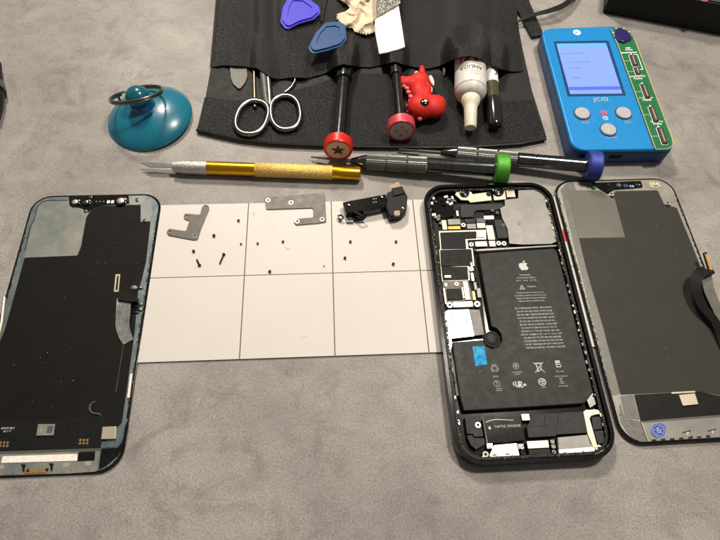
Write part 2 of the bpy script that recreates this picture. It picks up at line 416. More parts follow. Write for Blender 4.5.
for a, b_, c_ in (((252.6, 212.6), (254.6, 216), .22), ((284.5, 247), (288, 250), .2), ((287, 249), (290.4, 248.6), .16), ((194.6, 268), (198, 266.8), .14), ((300, 338), (307, 336.4), .12)):
    MB().tube([W(*a, MZ+.0), W((a[0]+b_[0])/2+.4, (a[1]+b_[1])/2-.4, MZ+.02), W(*b_, MZ+.0)], c_, 5, flat=.3).done("pencil_smudge", "smudge", T)

# ------------------------------------------------------------------ screws and brackets on the mat
def screw(label, px, r=.75, cat="screw"):
    c = W(px[0], px[1], MZ+.5); T = thing("tiny_screw", label, cat, (c.x, c.y, MZ+.02), "loose screws laid out on the mat")
    MB().lathe((c.x, c.y, MZ+.02), (c.x, c.y, MZ+2), [(0, r*.45), (.55, r*.45), (.56, r), (.95, r), (1.05, r*.85)], 14).done("head", "matte_black", T)
    return T
def tiny(label, px, s=1.0):
    c = W(px[0], px[1], MZ+.5); o = SC0.copy(); COL.objects.link(o); o.location = Vector((c.x, c.y, MZ+.02))*MM; o["label"] = label; o.scale = (s, s, s)
    for ch in SC0.children:
        q = ch.copy(); COL.objects.link(q); q.parent = o
    return o
SC0 = screw("tiny dark screw right of the forked bracket, nearest to the mat's top edge", (238.5, 220.6))
for lb, p, s in [
    ("tiny dark screw right of the forked bracket, above the longer slim screw", (214, 235.7), 1.15),
    ("tiny dark screw directly above the shorter long screw", (193.7, 251.3), 1.1),
    ("tiny pale screw touching the left side of the first vertical mat line", (241, 244), .75),
    ("tiny screw just right of the first vertical mat line below the long grey plate", (257.7, 243.5), .85),
    ("tiny dark screw midway between the first and second vertical mat lines", (283, 241.7), .95),
    ("tiny dark screw lying almost on the horizontal mat line below the long grey plate", (269.8, 271.6), 1.1),
    ("tiny dark screw below the left end of the black phone part", (350.4, 241.8), 1.0),
    ("tiny dark screw in the third square, nearest to the second vertical mat line", (345, 258), 1.05),
    ("tiny dark screw below the right end of the black phone part, near the phone", (396, 241.8), 1.0),
    ("tiny dark screw in the third square, close above the horizontal line near the phone", (393.3, 264), 1.1),
    ("speck-sized pale screw just left of the second vertical mat line", (324, 266), .5)]:
    tiny(lb, p, s)
def long_screw(label, tip, head):
    a = W(*tip, MZ+.6); b = W(*head, MZ+.6); l = (b-a).length
    T = thing("long_screw", label, "screw", (a.x, a.y, MZ), "long loose screws on the mat")
    MB().lathe(a, b, [(0, .15), (.5, .45)]+[(.5+i*(l-.9)/16, .5 if i % 2 else .38) for i in range(17)], 12).done("thread", "matte_black", T)
    MB().lathe(a, b, [(l-.5, .5), (l-.4, .85), (l+.3, .9), (l+.5, .7)], 14).done("head", "satin_black", T)
long_screw("short long-bodied screw pointing up left, below the forked bracket", (196.6, 259), (199.5, 265.3))
long_screw("longer slim screw leaning right with its head up, near the first mat line", (219.6, 264), (223.8, 254.3))

def bracket(name, label, px, holes, rings, mat):
    z1 = MZ+.75
    T = thing(name, label, "bracket", (*W(*px[0], 0).to_2d(), MZ), "thin metal brackets laid on the mat")
    hs = [circle(W(x, y, z1), .75, 14) for x, y in holes]
    MB().prism(rounded(PL(px, z1), 1.2, 4), MZ+.35, z1, hs).done("plate", mat, T, bev=.06)
    for x, y in rings:
        c = W(x, y, z1); MB().prism(circle(c, 1.45, 18), z1-.05, z1+.18, [circle(c, .78, 14)]).done("eyelet", "steel", T, bev=.05)
bracket("forked_bracket", "small grey three-armed metal bracket at the left end of the mat",
        [(202, 207), (205, 204.2), (209, 206), (209, 209), (201, 228), (197.5, 239.4), (193, 239.6), (168.5, 235), (166.4, 231.8), (169, 228.6), (186, 231.2), (189.6, 220.2), (184.2, 218.8), (183.6, 215), (186, 213.4), (200, 214.8)],
        [(206.3, 206.9), (186.6, 216.2), (169.6, 231.7), (194.6, 236)], [(169.6, 231.7), (194.6, 236)], "dark_steel")
bracket("stepped_bracket", "long dark grey steel plate with a hooked right end lying across the mat's top edge",
        [(264.6, 197.4), (324.6, 192.8), (326.4, 221.6), (318, 223), (296, 224.8), (293.6, 221.6), (296.5, 218.8), (313.6, 217.3), (313, 207.6), (266.2, 209.2)],
        [(268, 200.2), (291, 202.6), (297.2, 221.4), (322, 219.4), (303.6, 196.6)], [(268, 200.2), (291, 202.6), (297.2, 221.4), (322, 219.4)], "dark_steel")

# ------------------------------------------------------------------ black phone component on the mat, taken for an earpiece module
T = thing("phone_component", "small black phone part with a tan tab lying on the mat's top edge", "phone component", (*W(375, 215, 0).to_2d(), MZ))
Z = MZ
slab("body", [(342.5, 202), (386, 194), (388, 206.5), (371, 210), (346, 213)], Z, Z+5.5, "gloss_black", T, r=1, bev=.4)
slab("housing", [(387.5, 192), (404, 189.5), (407.5, 196), (406.5, 210), (402, 214.5), (390, 216.5), (386, 208)], Z, Z+6.2, "satin_black", T, r=1.2, bev=.5)
slab("upper_step", [(391.5, 188), (402.5, 186), (405, 193), (393, 196)], Z, Z+7.0, "matte_black", T, r=.6, bev=.3)
slab("tan_tab", [(388.6, 186), (398.5, 181.4), (400.5, 186), (391, 191.5)], Z+5.6, Z+6.0, "tan", T, r=.5)
a, b = W(346, 211, Z+3.2), W(382, 207, Z+3.2)
MB().lathe(a, b, [(0, 1.0), (.3, 1.5), (18, 1.5), (18.2, 1.2), ((b-a).length, 1.2)], 18).done("barrel", "dark_steel", T)
slab("foot", [(352, 216), (364, 214), (364.5, 218), (353, 220)], Z, Z+2.2, "satin_black", T, r=.5, bev=.2)
slab("foot", [(345, 213.5), (352, 213), (354, 222), (346.5, 222)], Z, Z+1.6, "steel", T, r=.8, bev=.2)
slab("window", [(394, 211), (399.5, 210.2), (400, 215), (394.5, 215.6)], Z+5.0, Z+6.35, "tan", T, r=.3)
for x, y in ((373.5, 199), (376, 198.7), (373.5, 202.5), (376, 202)):
    c = W(x, y, Z+5.5); MB().prism(circle(c, .45, 10), Z+5.4, Z+5.62).done("contact", "steel", T)
MB().tube([W(338, 216, Z+2), W(341, 215, Z+3.4), W(343.5, 217.5, Z+2.6), W(341, 220, Z+1.6), W(338, 218, Z+1.8)], .55, 8).done("wire_loop", "gloss_black", T)
for x, y in ((349, 205), (382, 197), (403, 208)):
    c = W(x, y, Z+6); MB().lathe((c.x, c.y, Z+5), (c.x, c.y, Z+9), [(0, .8), (1.3, .8), (1.4, .6)], 12).done("screw", "steel", T)
MB().tube([W(353, 211, Z+5), W(360, 214.5, Z+6), W(366, 217.5, Z+4), W(363, 219.5, Z+1.5)], .8, 8, flat=.4).done("ribbon", "satin_black", T)

# ------------------------------------------------------------------ opened phone
PX, PY, PA = 81.11, 123.96, .1008
PW, PLn = 78.1, 160.8
def pl(x, y):   # phone-local mm -> world
    c, s = math.cos(PA), math.sin(PA); return Vector((PX+c*x-s*y, PY+s*x+c*y))
B0 = MZ; TOPZ = 7.2
T = PH = thing("opened_phone", "opened black smartphone with its battery and circuit board bare, lying on the mat", "smartphone", (PX, PY, B0))
outer = superrect(PX, PY, PW, PLn, 13.5, PA, 14); inner = superrect(PX, PY, PW-3.8, PLn-3.8, 11.8, PA, 14); lip = superrect(PX, PY, PW-7.6, PLn-7.6, 10, PA, 14)
MB().prism(outer, B0+.5, TOPZ, [inner]).done("frame", "gloss_black", T, bev=.8)
MB().prism(superrect(PX, PY, PW-1.2, PLn-1.2, 13, PA, 14), B0, B0+1.4).done("back_glass", "gloss_black", T, bev=.4)
MB().prism(superrect(PX, PY, PW-4.7, PLn-4.7, 11.3, PA, 14), B0+1.0, TOPZ-1.5, [lip]).done("inner_ledge", "satin_black", T, bev=.2)
# hanging bits of adhesive along the ledge
mb = MB()
for k in range(300):
    t = random.random(); a = t*4
    side = random.choice([0, 0, 0, 1, 1, 1, 2, 3]); d = random.uniform(2.5, 4.2 if side < 3 else 3.0)
    if side == 0: q = (-PW/2+d, random.uniform(-70, 70))
    elif side == 1: q = (PW/2-d, random.uniform(-70, 70))
    elif side == 2: q = (random.uniform(-28, 28), PLn/2-d)
    else: q = (random.uniform(-28, 28), -PLn/2+d)
    c = pl(*q); mb.ball((c.x, c.y, TOPZ-1.35), (random.uniform(.2, .75), random.uniform(.2, .9), random.uniform(.1, .45)), 1)
mb.done("adhesive_residue", "residue", T, kind="stuff")
# little metal clips round the rim
clip = None
def place_clip(q, z, w, l, mat, yaw=PA):
    c = pl(*q); cs, sn = math.cos(yaw), math.sin(yaw)
    pts = [(c.x+cs*x-sn*y, c.y+sn*x+cs*y) for x, y in ((-w/2, -l/2), (w/2, -l/2), (w/2, l/2), (-w/2, l/2))]
    mb = MB().prism(rounded(pts, .25, 3), z-.7, z)
    cc = circle(c, min(w, l)*.28, 10); mb.prism(cc, z-.1, z+.18)
    return mb.done("clip", mat, PH, bev=.1)
for i in range(30):
    y = 66-i*4.5+random.uniform(-1.5, 1.5)
    place_clip((PW/2-4.0+random.uniform(-.5, .4), y), TOPZ-1.3+random.uniform(-.1, .3), random.uniform(.5, 1.1), random.uniform(.7, 2.2), random.choice(["shield", "steel", "gold_shield", "satin_black"]))
for i in range(22):
    y = 50-i*5.2+random.uniform(-1.5, 1.5)
    place_clip((-PW/2+4.0+random.uniform(-.4, .5), y), TOPZ-1.4+random.uniform(-.1, .3), random.uniform(.5, 1.0), random.uniform(.8, 2.6), random.choice(["shield", "steel", "white_metal", "satin_black"]))
for i in range(9):
    place_clip((-24+i*6+random.uniform(-2, 2), -PLn/2+4.0), TOPZ-1.4, random.uniform(.8, 1.6), .7, random.choice(["shield", "gold_shield", "steel", "satin_black"]))
def pslab(name, px, z, mat, r=.4, bev=.15, h=1.0, **k): return slab(name, px, z-h, z, mat, PH, r=r, bev=bev, **k)
def pchip(name, x0, y0, x1, y1, z, mat, h=1.2, **k): return chip(name, x0, y0, x1, y1, z-h, z, mat, PH, PA, **k)
def pscrew(x, y, z, r=1.1, ring="steel", n="screw"):
    c = W(x, y, z); m = MB().prism(circle(c, r, 18), z-.9, z+.12, [circle(c, r*.42, 10)])
    o = m.done(n, ring, PH, bev=.12)
    MB().prism(circle(c, r*.43, 10), z-.8, z-.15).done("socket", "matte_black", o)
    return o
# main circuit board base
pslab("circuit_board", [(431, 203), (455, 204), (505, 200), (510, 247), (474, 251), (482, 300), (487, 338), (447, 341)], 2.9, "matte_black", h=.6)
# cluster in the top left corner
pslab("speaker_cover", [(432.5, 204.5), (453, 204), (454.5, 216), (441, 219.5), (433, 213)], 4.2, "gloss_black", r=1.4, bev=.5)
random.seed(3)
for (x, y) in [(433.5, 198), (436, 201.5), (432, 203), (446, 196.5), (449, 199), (452.5, 197.5), (451, 203.5), (447.5, 202), (454, 200.5), (434, 214.5), (438.5, 219), (436, 217), (440.5, 223), (439, 215.8)]:
    w, h_ = random.uniform(2, 4.4), random.uniform(1.6, 3.2)
    chip("contact_spring", x-w/2, y-h_/2, x+w/2, y+h_/2, 2.6, 4.0+random.uniform(0, .9), random.choice(["shield", "gold_shield", "steel", "white_metal"]), PH, PA+random.uniform(-.5, .5), r=.2, bev=.15)
for (x, y) in [(441, 199), (440, 203), (444, 205), (430.5, 208), (457, 211)]:
    chip("rubber_block", x-2.2, y-1.8, x+2.2, y+1.8, 2.4, 4.2, "gloss_black", PH, PA+random.uniform(-.4, .4), r=.5, bev=.25)
pslab("camera_bracket", [(455, 194.5), (457, 190), (470.5, 189.6), (472.5, 194), (490.5, 191.6), (492, 200.3), (470, 202.6), (468.6, 200.4), (461, 200)], 4.8, "gold_shield", bev=.2)
for nm, x, y, r in (("camera_lens", 464.6, 192.2, 2.9), ("camera_lens", 498.3, 190.4, 3.5)):
    if x > 480: pslab("camera_mount", [(492.6, 190.5), (505, 189.5), (506.3, 199.2), (494, 200.4)], 4.8, "gold_shield", bev=.2)
    c = W(x, y, 6); o = MB().lathe((c.x, c.y, 3.6), (c.x, c.y, 9), [(0, r), (2.1, r), (2.4, r*.85), (2.4, r*.62), (1.9, r*.55)], 28).done(nm, "gloss_black", PH)
    MB().ball((c.x, c.y, 5.4), (r*.5, r*.5, .4), 3).done("glass", "blue_gloss", o)
c = W(489, 193.6, 5.2); MB().lathe((c.x, c.y, 4.4), (c.x, c.y, 9), [(0, 1.6), (1.0, 1.6), (1.2, 1.2)], 20).done("flash_lens", "matte_black", PH)
pchip("sensor_block", 506, 185.5, 514.5, 197, 5.2, "gold_shield", h=2.2)
pchip("sensor_cap", 508, 185.8, 513.4, 190.4, 5.7, "dark_steel", h=1)
for x in (516.2, 526.3): pchip("rim_tab", x-1.6, 186.2, x+1.8, 188.6, 5.4, "steel", h=1.4)
pslab("bent_bracket", [(460.2, 204.6), (499.5, 203.6), (503.5, 204.3), (504, 207), (497, 209.8), (477, 210.2), (474.2, 212), (473.6, 217), (461, 217.4)], 4.3, "speaker_grey", r=.8, bev=.2)
pchip("white_tab", 484, 215.6, 494, 219.2, 4.6, "white_metal")
pchip("white_tab", 456.3, 210.5, 458.6, 215.8, 4.4, "white_metal")
for x, y in ((497.2, 212.5), (492.5, 210.2), (503.5, 225)): pscrew(x, y, 4.6, 1.0)
pslab("cable_end", [(484, 210.5), (500, 209.5), (501.5, 222), (496, 229), (488, 224)], 3.6, "gloss_black", r=.6, bev=.3)
sh = pslab("steel_shield", [(518.3, 190.2), (540.3, 189.4), (544.2, 193.2), (546.8, 208), (550.6, 210.2), (558, 235.5), (557.8, 241), (551.5, 243.8), (523, 244.6), (509.4, 243.6), (507.6, 229), (502.2, 218), (500, 208.2), (505, 205.5), (504.8, 199.6), (518.2, 198.2)], 5.5, "shield", r=.5, bev=.15, h=.7)
pscrew(519.4, 223.3, 5.55, 1.0)
for a in [("shield_can", 442, 220, 446.8, 229.6, "gold_shield"), ("shield_can", 448, 219, 460.5, 224.6, "shield"), ("copper_strip", 448, 226, 460.5, 229.2, "copper"),
          ("shield_can", 465, 218.8, 475.3, 222.8, "speaker_grey"), ("shield_can", 467, 223.6, 476, 228.6, "shield"), ("shield_can", 476.6, 218.2, 485.4, 222.6, "dark_steel"), ("shield_can", 477, 223, 485.4, 228, "gold_shield"),
          ("shield_can", 487, 225.2, 494, 239.6, "gold_shield"), ("shield_can", 475.2, 241.3, 487.2, 246.4, "gold_shield"), ("shield_can", 489.2, 240.8, 495.6, 246.4, "gold_shield"),
          ("white_chip", 477, 231.4, 485, 237, "white_metal"), ("connector_block", 496, 219.5, 507, 238, "speaker_grey")]:
    pchip(a[0], a[1], a[2], a[3], a[4], 4.4, a[5])
pslab("gold_edge", [(438.6, 231), (486, 229.6), (486.4, 239.4), (467.6, 240), (468.6, 248.6), (440.4, 249.6)], 3.8, "gold_shield", bev=.1)
pslab("black_chip", [(440.2, 232.4), (476.2, 231.2), (476.6, 238), (465.4, 238.6), (466.4, 248.4), (441.6, 248.8)], 4.3, "chip", bev=.1)
pslab("gold_edge", [(439.2, 249.2), (472.6, 248), (474.6, 266), (440.6, 267.2)], 3.8, "gold_shield", bev=.1)
pslab("black_chip", [(440.3, 249.8), (471.4, 248.9), (473.2, 265.2), (441.2, 266.2)], 4.35, "chip", bev=.1)
pslab("gold_edge", [(440.6, 266.6), (469, 266), (470, 280.4), (442, 281.4)], 3.8, "gold_shield", bev=.1)
pslab("black_chip", [(441.4, 266.8), (467.6, 266.4), (468.6, 279.2), (443, 280.2)], 4.3, "chip", bev=.1)
pchip("label_strip", 444.6, 275.4, 451, 277.4, 4.42, "white_metal", h=.1, bev=0)
for x, y in ((463.4, 225), (471.4, 244.4), (471.2, 269), (498.7, 243.3), (504, 243.5)): pscrew(x, y, 4.5, 1.35, "white_metal")
# lower board section
pslab("board_strip", [(442, 281), (468, 280), (474, 300), (446, 303)], 3.8, "dark_steel", bev=.1)
pscrew(456.6, 284, 4.2, 1.2, "white_metal"); pchip("gold_pad", 444.6, 282.8, 447.4, 286.2, 4.1, "gold")
pchip("black_chip", 447, 288.6, 461.8, 299.6, 4.4, "chip"); pchip("gold_bar", 464, 281, 469, 299.6, 4.6, "gold_shield"); pchip("gold_bar", 444, 288, 446, 304, 4.5, "gold_shield")
for (x0, y0, x1, y1, mt_) in ((471, 272.5, 474, 281, "gold_shield"), (474, 282, 477, 290, "shield"), (477, 288, 481, 297.5, "shield"), (472.6, 291, 475.4, 300, "copper"), (476.4, 276, 478.4, 284, "matte_black"), (462, 287, 464, 298, "steel"), (470.6, 262, 473, 271, "steel")):
    pchip("connector_bit", x0, y0, x1, y1, 4.4, mt_)
pchip("shield_can", 453, 301.4, 473, 307, 5.0, "gold_shield", h=2)
for x, y in ((449.7, 305), (477.2, 304)): pscrew(x, y, 4.8, 1.7, "white_metal")
sim = pslab("sim_tray", [(442.4, 313.6), (447.8, 310), (469, 309.2), (474.6, 336), (451.4, 338.6), (452, 345), (449.5, 356), (447, 347), (443.5, 328)], 5.4, "white_metal", r=.4, bev=.2, h=1.2)
for x, y in ((452.2, 318), (452.9, 322.5), (453.5, 326.8), (466, 317.3), (466.8, 321.7), (467.5, 326.3)):
    chip("slot", x-1.4, y-.45, x+1.4, y+.45, 5.3, 5.43, "ink_dark", sim, PA, r=0, bev=0)
slab("pink_tab", [(445.4, 319.5), (447.6, 319.2), (449, 326), (446.6, 326.4)], 5.3, 5.45, "pinkish", sim)
pslab("perforated_plate", [(469.4, 309.4), (479.6, 309.6), (484.4, 334.6), (474.9, 335.6)], 5.2, "sim_mesh", bev=.1)
mbx = MB().tube([W(448.5, 339, 4.6), W(450.5, 352, 4.6), W(452.8, 366, 4.6), W(455, 380, 4.6), (W(457.4, 396, 4.6))], [.9, .7, .9, .6, .8], 8); mbx.done("side_cable", "shield", PH)
# battery
BZ = 5.6
bat = pslab("battery", [(478.5, 253.2), (515, 250.6), (553, 248.2), (557, 250.6), (563, 272), (575, 320), (588, 371), (593.4, 392), (584.6, 403.6), (520, 407.8), (463.6, 411), (459.5, 396), (452.8, 350), (452.4, 342.2), (483, 339.6), (486.8, 346), (492, 348.6), (498.4, 346.6), (502, 341), (501, 334), (496.8, 328.6), (491.3, 326.4), (484.6, 290)], BZ, "battery", r=1.0, bev=.5, h=3.2)
slab("wrap_fold", [(453.8, 344), (460, 343.6), (469.8, 408), (464.6, 409.2)], BZ-.2, BZ+.06, "satin_black", bat)
slab("wrap_fold", [(464, 343.2), (470, 342.8), (481, 406.8), (474, 407.4)], BZ-.2, BZ+.05, "battery", bat)
slab("bright_edge", [(474, 250.2), (478, 249.2), (556, 245), (557, 246.2), (478, 251)], 4.6, 5.0, "steel", bat)
c = W(493, 338.5, 4.5); MB().lathe((c.x, c.y, 1.9), (c.x, c.y, 9), [(0, 4.6), (1.6, 4.6), (1.6, 3.4), (1.8, 3.0), (1.8, .2)], 28).done("coil_hub", "matte_black", PH)
MB().ball((c.x-.6, c.y, 3.6), (2.6, 2.9, .7), 3).done("coil_core", "speaker_grey", PH)
fruit_mark("fruit_logo", (523.2, 265.4), BZ, 6.2, PA, "ink", bat)
def bt(s, size, px, mat="ink_dim", **k):
    k.setdefault("bold", .022)
    return text("printed_text", s, size, px, BZ+.004, PA, mat, bat, **k)
bt("Rechargeable", 1.15, (525, 274.8)); bt("Li-ion Polymer Battery", 1.15, (526, 277.6)); bt("3.83 V    Li-ion    14.1 Wh", 1.1, (526.3, 280.4))
strokes("warning_sign", W(522, 287.3, BZ), PA, [[(-1.35, -1.1), (1.35, -1.1), (0, 1.3), (-1.35, -1.1)], [(0, .4), (0, -.3)], [(0, -.6), (0, -.7)]], .28, BZ+.004, "ink", bat)
bt("WARNING", 1.05, (531.6, 286.6))
bt("Potential for fire or burning. Do not\ndisassemble, puncture, crush, heat or burn.\nCharge only with an authorised adapter.\nReplace only by a qualified service.", 1.02, (530.8, 296.6), line=1.62)
cn = ["警告  使用指定充电器  请勿拆解  请勿挤压或穿刺", "切勿 焚烧 电池 请由 授权服务 商更换 电池组", "请勿 浸水 或置于 高温环境 避免 阳光直射 存放",
      "锂离子电池 充电限制 电压 标称 容量 能量 型号", "중국 제조 리튬 이온 배터리 정격 전압 용량 표시", "请勿 短路 电池 或 与 金属 物品 一起 存放 携带",
      "경고 분해 하거나 불에 넣지 마십시오 고온 주의", "警告 電池パック 分解 加熱 火中投入 禁止 充電", "指定以外 の充電器 を使用 しないで ください 注意",
      "警告 請勿 拆解 擠壓 刺穿 電池 避免 高溫 環境", "授權 服務 供應商 更換 回收 請依 當地 法規 處理", "額定 電壓 容量 製造商 產地 鋰離子 電池 組 規格", "中国 制造 执行标准 输入 输出 参数 见 设备 说明"]
for i, s in enumerate(cn):
    y = 308.2 + i*3.28
    bt(s[:30], .98, (533.2+i*1.02, y-.3), xs=1.0 if i else .95)
# certification marks
c0 = W(494.6, 368.4, BZ)
L3 = []
for k in range(3):
    a = 90+120*k; L3 += [arc(1.9, a-48, a+40), [(1.9*math.cos(R(a+40)), 1.9*math.sin(R(a+40))), (1.2*math.cos(R(a+22)), 1.2*math.sin(R(a+22)))], arc(1.15, a-70, a+10, n=8)]
strokes("recycling_mark", c0, PA, L3, .26, BZ+.004, "ink_dim", bat)
bt("Li-ion", 1.25, (495.6, 376.2), "ink_dim")
strokes("eco_mark", W(515.8, 365.8, BZ), PA, [arc(1.45), [(-.8, 0), (.8, 0)], [(0, -.8), (0, .8)], [(-.5, .6), (.5, -.6)], [(-.5, -.6), (.5, .6)]], .24, BZ+.004, "ink_dim", bat)
bt("recycle battery\nproperly", .8, (517.4, 373), line=1.3)
strokes("crossed_bin_mark", W(539, 367.2, BZ), PA, [[(-2.6, 2.6), (2.4, -2.6)], [(2.6, 2.6), (-2.4, -2.6)], [(-1.3, 1.9), (-1.0, -1.5), (1.0, -1.5), (1.3, 1.9), (-1.3, 1.9)], [(-1.6, 2.2), (1.6, 2.2)], arc(.45, c=(-.8, -1.9), n=10)], .3, BZ+.004, "ink", bat)
strokes("approval_mark", W(558, 364.2, BZ), PA, [[(-1.2, 1.8), (1, 1.8), (1, .9), (-1, .9), (-1, 0), (1.2, 0)], [(-.9, -.4), (-.9, -1.4), (1.2, -1.4), (1.2, -.6)], [(-1.2, 1.3), (.8, 1.3)]], .42, BZ+.004, "ink", bat)
bt("China  RoHS", .8, (560, 371.4))
strokes("ring_mark", W(496.8, 383.6, BZ), PA, [arc(1.5), [(-.5, .9), (0, .2), (.5, .9)], [(0, .2), (0, -.9)]], .24, BZ+.004, "ink_dim", bat)
bt("Recycle\nonly here", .8, (499, 389.4), line=1.2)
strokes("approval_mark", W(518.6, 384.6, BZ), PA, [[(-1.4, 1.6), (-1.2, -.9), (-.2, -1.1), (.1, 1.5)], [(.5, -1.4), (.3, 1.5), (1.6, 1.2), (1.4, .2), (.6, .1), (1.9, -1.5)], [(-2.4, 1.2), (-2.6, .2), (-2.1, -.5)], [(2.4, 0), (3.6, .1)], [(2.5, -.6), (3.7, -.5)]], .55, BZ+.004, "ink", bat)
strokes("ring_mark", W(542.2, 382, BZ), PA, [arc(1.75), [(-1.7, .1), (1.0, .1)], [(-.4, .9), (1.2, .9)], [(-.4, -.8), (1, -.8)]], .42, BZ+.004, "ink", bat)
bt("certified", .8, (543.6, 387.2))
strokes("approval_mark", W(561.4, 380.8, BZ), PA, [[(-1, 1.2), (1, 1.2)], [(0, 1.2), (0, -1)], [(-.8, .1), (.8, -.6)], [(-1.2, -1.2), (1.3, -1.2)]], .24, BZ+.004, "ink_dim", bat)
bt("LIMITED  WARRANTY", .7, (561.2, 376.2)); bt("see user guide", .8, (563.4, 385.8))
bt("o  o", .9, (480.6, 371.2))
st = pslab("blue_sticker", [(472.2, 346.4), (484.4, 346), (487.2, 364.2), (475.6, 366.2)], BZ+.14, "cyan", r=.4, bev=.03, h=.12)
for x, y in ((475.4, 350.4), (483.4, 349.8), (479, 357)): chip("dark_mark", x-.8, y-.6, x+.8, y+.6, BZ+.13, BZ+.16, "ink_dark", st, PA, r=0, bev=0)
# bottom section
pslab("speaker_box", [(464.8, 417), (480, 416.2), (483.6, 436.4), (475, 437), (472.4, 434.2), (467, 433.6)], 5.0, "speaker_grey", h=2)
pslab("speaker_box", [(466.6, 435.2), (471.8, 435.2), (474.6, 438), (484.2, 438), (485.2, 444.4), (476, 449.6), (470.6, 445)], 4.9, "speaker_grey", h=2)
pscrew(478, 425, 5.1, 1.5, "gold_shield")
tap = pslab("vibration_motor", [(483.8, 417.4), (520.6, 416.6), (525.4, 440.4), (488, 443.2)], 5.4, "gloss_black", r=.4, bev=.15, h=2.5)
slab("wrap_edge", [(482.4, 417.6), (483.6, 417.4), (488, 443.2), (486.6, 443.4)], 4.8, 5.3, "dark_steel", tap)
fruit_mark("fruit_logo", (489.6, 427.6), 5.4, 1.7, PA, "ink", tap)
text("printed_text", "TAPTIC ENGINE", 1.72, (507.4, 426.2), 5.404, PA, "ink", tap, spacing=1.08)
MB().tube([W(485.5, 422.3, 5.45), W(490, 420.6, 5.45), (W(496, 419.4, 5.45)), W(505, 419.8, 5.45), W(513, 420.2, 5.45)], .14, 6).done("scratch", "steel", tap)
p1 = pslab("steel_cover", [(494.3, 445), (516.8, 443), (520, 457), (491, 459), (489.6, 455)], 5.2, "white_metal", h=2)
pchip("lug", 486.8, 442.6, 493, 448.6, 5.0, "white_metal"); pscrew(489.8, 446, 5.1, 1.0); pscrew(485.6, 454.4, 4.8, 1.5, "steel")
for x, y in ((494.5, 455), (507.5, 454.2)): chip("slot", x-2, y-.7, x+2, y+.7, 5.15, 5.24, "ink_dark", p1, PA, r=0, bev=0)
pchip("lug", 518, 443.6, 524, 449, 5.0, "steel"); pscrew(521.8, 447, 5.1, 1.1); pscrew(522.5, 452.5, 4.6, 1.0, "matte_black")
pchip("gold_lug", 521.6, 413.8, 529.8, 420.4, 5.4, "gold_shield"); pscrew(526, 417, 5.5, 1.2, "gold_shield")
pslab("loudspeaker", [(530.4, 414.6), (582.4, 411.4), (587, 432.8), (556.5, 434.6), (556, 436), (528.6, 437.6), (526.8, 426.6), (530, 421.4)], 5.2, "speaker_grey", h=2.2)
slab("seam", [(543.6, 413.6), (544.4, 413.6), (546, 426), (545.2, 426)], 5.1, 5.23, "matte_black", PH); slab("seam", [(528.4, 426.6), (545.4, 425.6), (545.5, 426.3), (528.5, 427.3)], 5.1, 5.235, "matte_black", PH)
slab("seam", [(557.2, 413), (557.7, 413), (558.6, 424), (555.6, 429), (557.4, 434.4), (556.8, 434.4), (555, 429), (558, 424)], 5.1, 5.24, "matte_black", PH)
pslab("steel_cover", [(557.6, 437.4), (587.6, 434.6), (590.6, 444), (595, 446.8), (594.6, 450.6), (559, 453.4)], 5.3, "shield", h=2)
pslab("edge_strip", [(558.6, 449.6), (591.6, 446.8), (595.4, 447.4), (594.8, 451.4), (559.4, 454)], 5.5, "white_metal", h=1.4)
pslab("angled_bracket", [(583.2, 411.8), (586, 409.6), (599, 409.4), (600.4, 413.8), (591.4, 415.8), (589.8, 418.4), (597.8, 446.6), (593.4, 448.4), (587.6, 434)], 5.6, "gold_shield", r=.5, bev=.2)
pscrew(594.6, 411.8, 5.7, 1.3, "gold_shield"); pscrew(599, 448.4, 5.4, 1.7, "gold_shield")
pslab("rubber_pad", [(591.4, 416.8), (600.4, 416.4), (602.4, 428.8), (593.6, 430)], 5.1, "speaker_grey"); pslab("rubber_pad", [(593.8, 431), (602.8, 430), (605, 442), (598.4, 444.6)], 5.0, "speaker_grey")
pslab("port_cover", [(526.6, 441.2), (548.2, 440), (549.4, 447.6), (528, 448.8)], 5.0, "gold_shield"); pslab("charging_port", [(528, 449.4), (550, 448), (551.4, 455.6), (529.6, 457)], 4.8, "satin_black", h=2.4, bev=.3)
for x, y in ((552.4, 441.6), (553.4, 446.4), (554, 452)): pchip("lug", x-2.2, y-2, x+2.4, y+2, 4.8, "steel" if y < 450 else "satin_black"); pscrew(x, y, 4.9, 1.0, "shield")
pslab("side_flange", [(586, 398), (592.5, 392), (596, 404), (590, 408)], 4.6, "steel")

# ------------------------------------------------------------------ phone screens lying face down
def screen_base(T, cx, cy, yaw, rim, z0):
    o = superrect(cx, cy, 75.8, 158.6, 11.5, yaw, 12)
    MB().prism(o, z0, z0+1.0).done("glass_panel", "gloss_black", T, bev=.25)
    # metal rim plate with a ragged adhesive edge
    base = superrect(cx, cy, 73.2, 156.0, 10.5, yaw, 12)
    MB().prism(base, z0+.95, z0+1.35).done("metal_backplate", rim, T, bev=.1)
    mb = MB(); cs, sn = math.cos(yaw), math.sin(yaw)
    for k in range(230):
        s = random.choice([-1, 1]); y = random.uniform(-62, 66); x = s*(36.6+random.uniform(-.5, .3))
        mb.ball((cx+cs*x-sn*y, cy+sn*x+cs*y, z0+1.25), (random.uniform(.2, .5), random.uniform(.4, 1.7), random.uniform(.12, .3)), 1, Matrix.Rotation(yaw, 4, 'Z'))
    for k in range(60):
        x = random.uniform(-27, 27); y = -77.8+random.uniform(-.3, .4)
        mb.ball((cx+cs*x-sn*y, cy+sn*x+cs*y, z0+1.25), (random.uniform(.4, 1.5), random.uniform(.2, .5), random.uniform(.12, .3)), 1, Matrix.Rotation(yaw, 4, 'Z'))
    mb.done("adhesive_residue", "residue", T, kind="stuff")
    return o
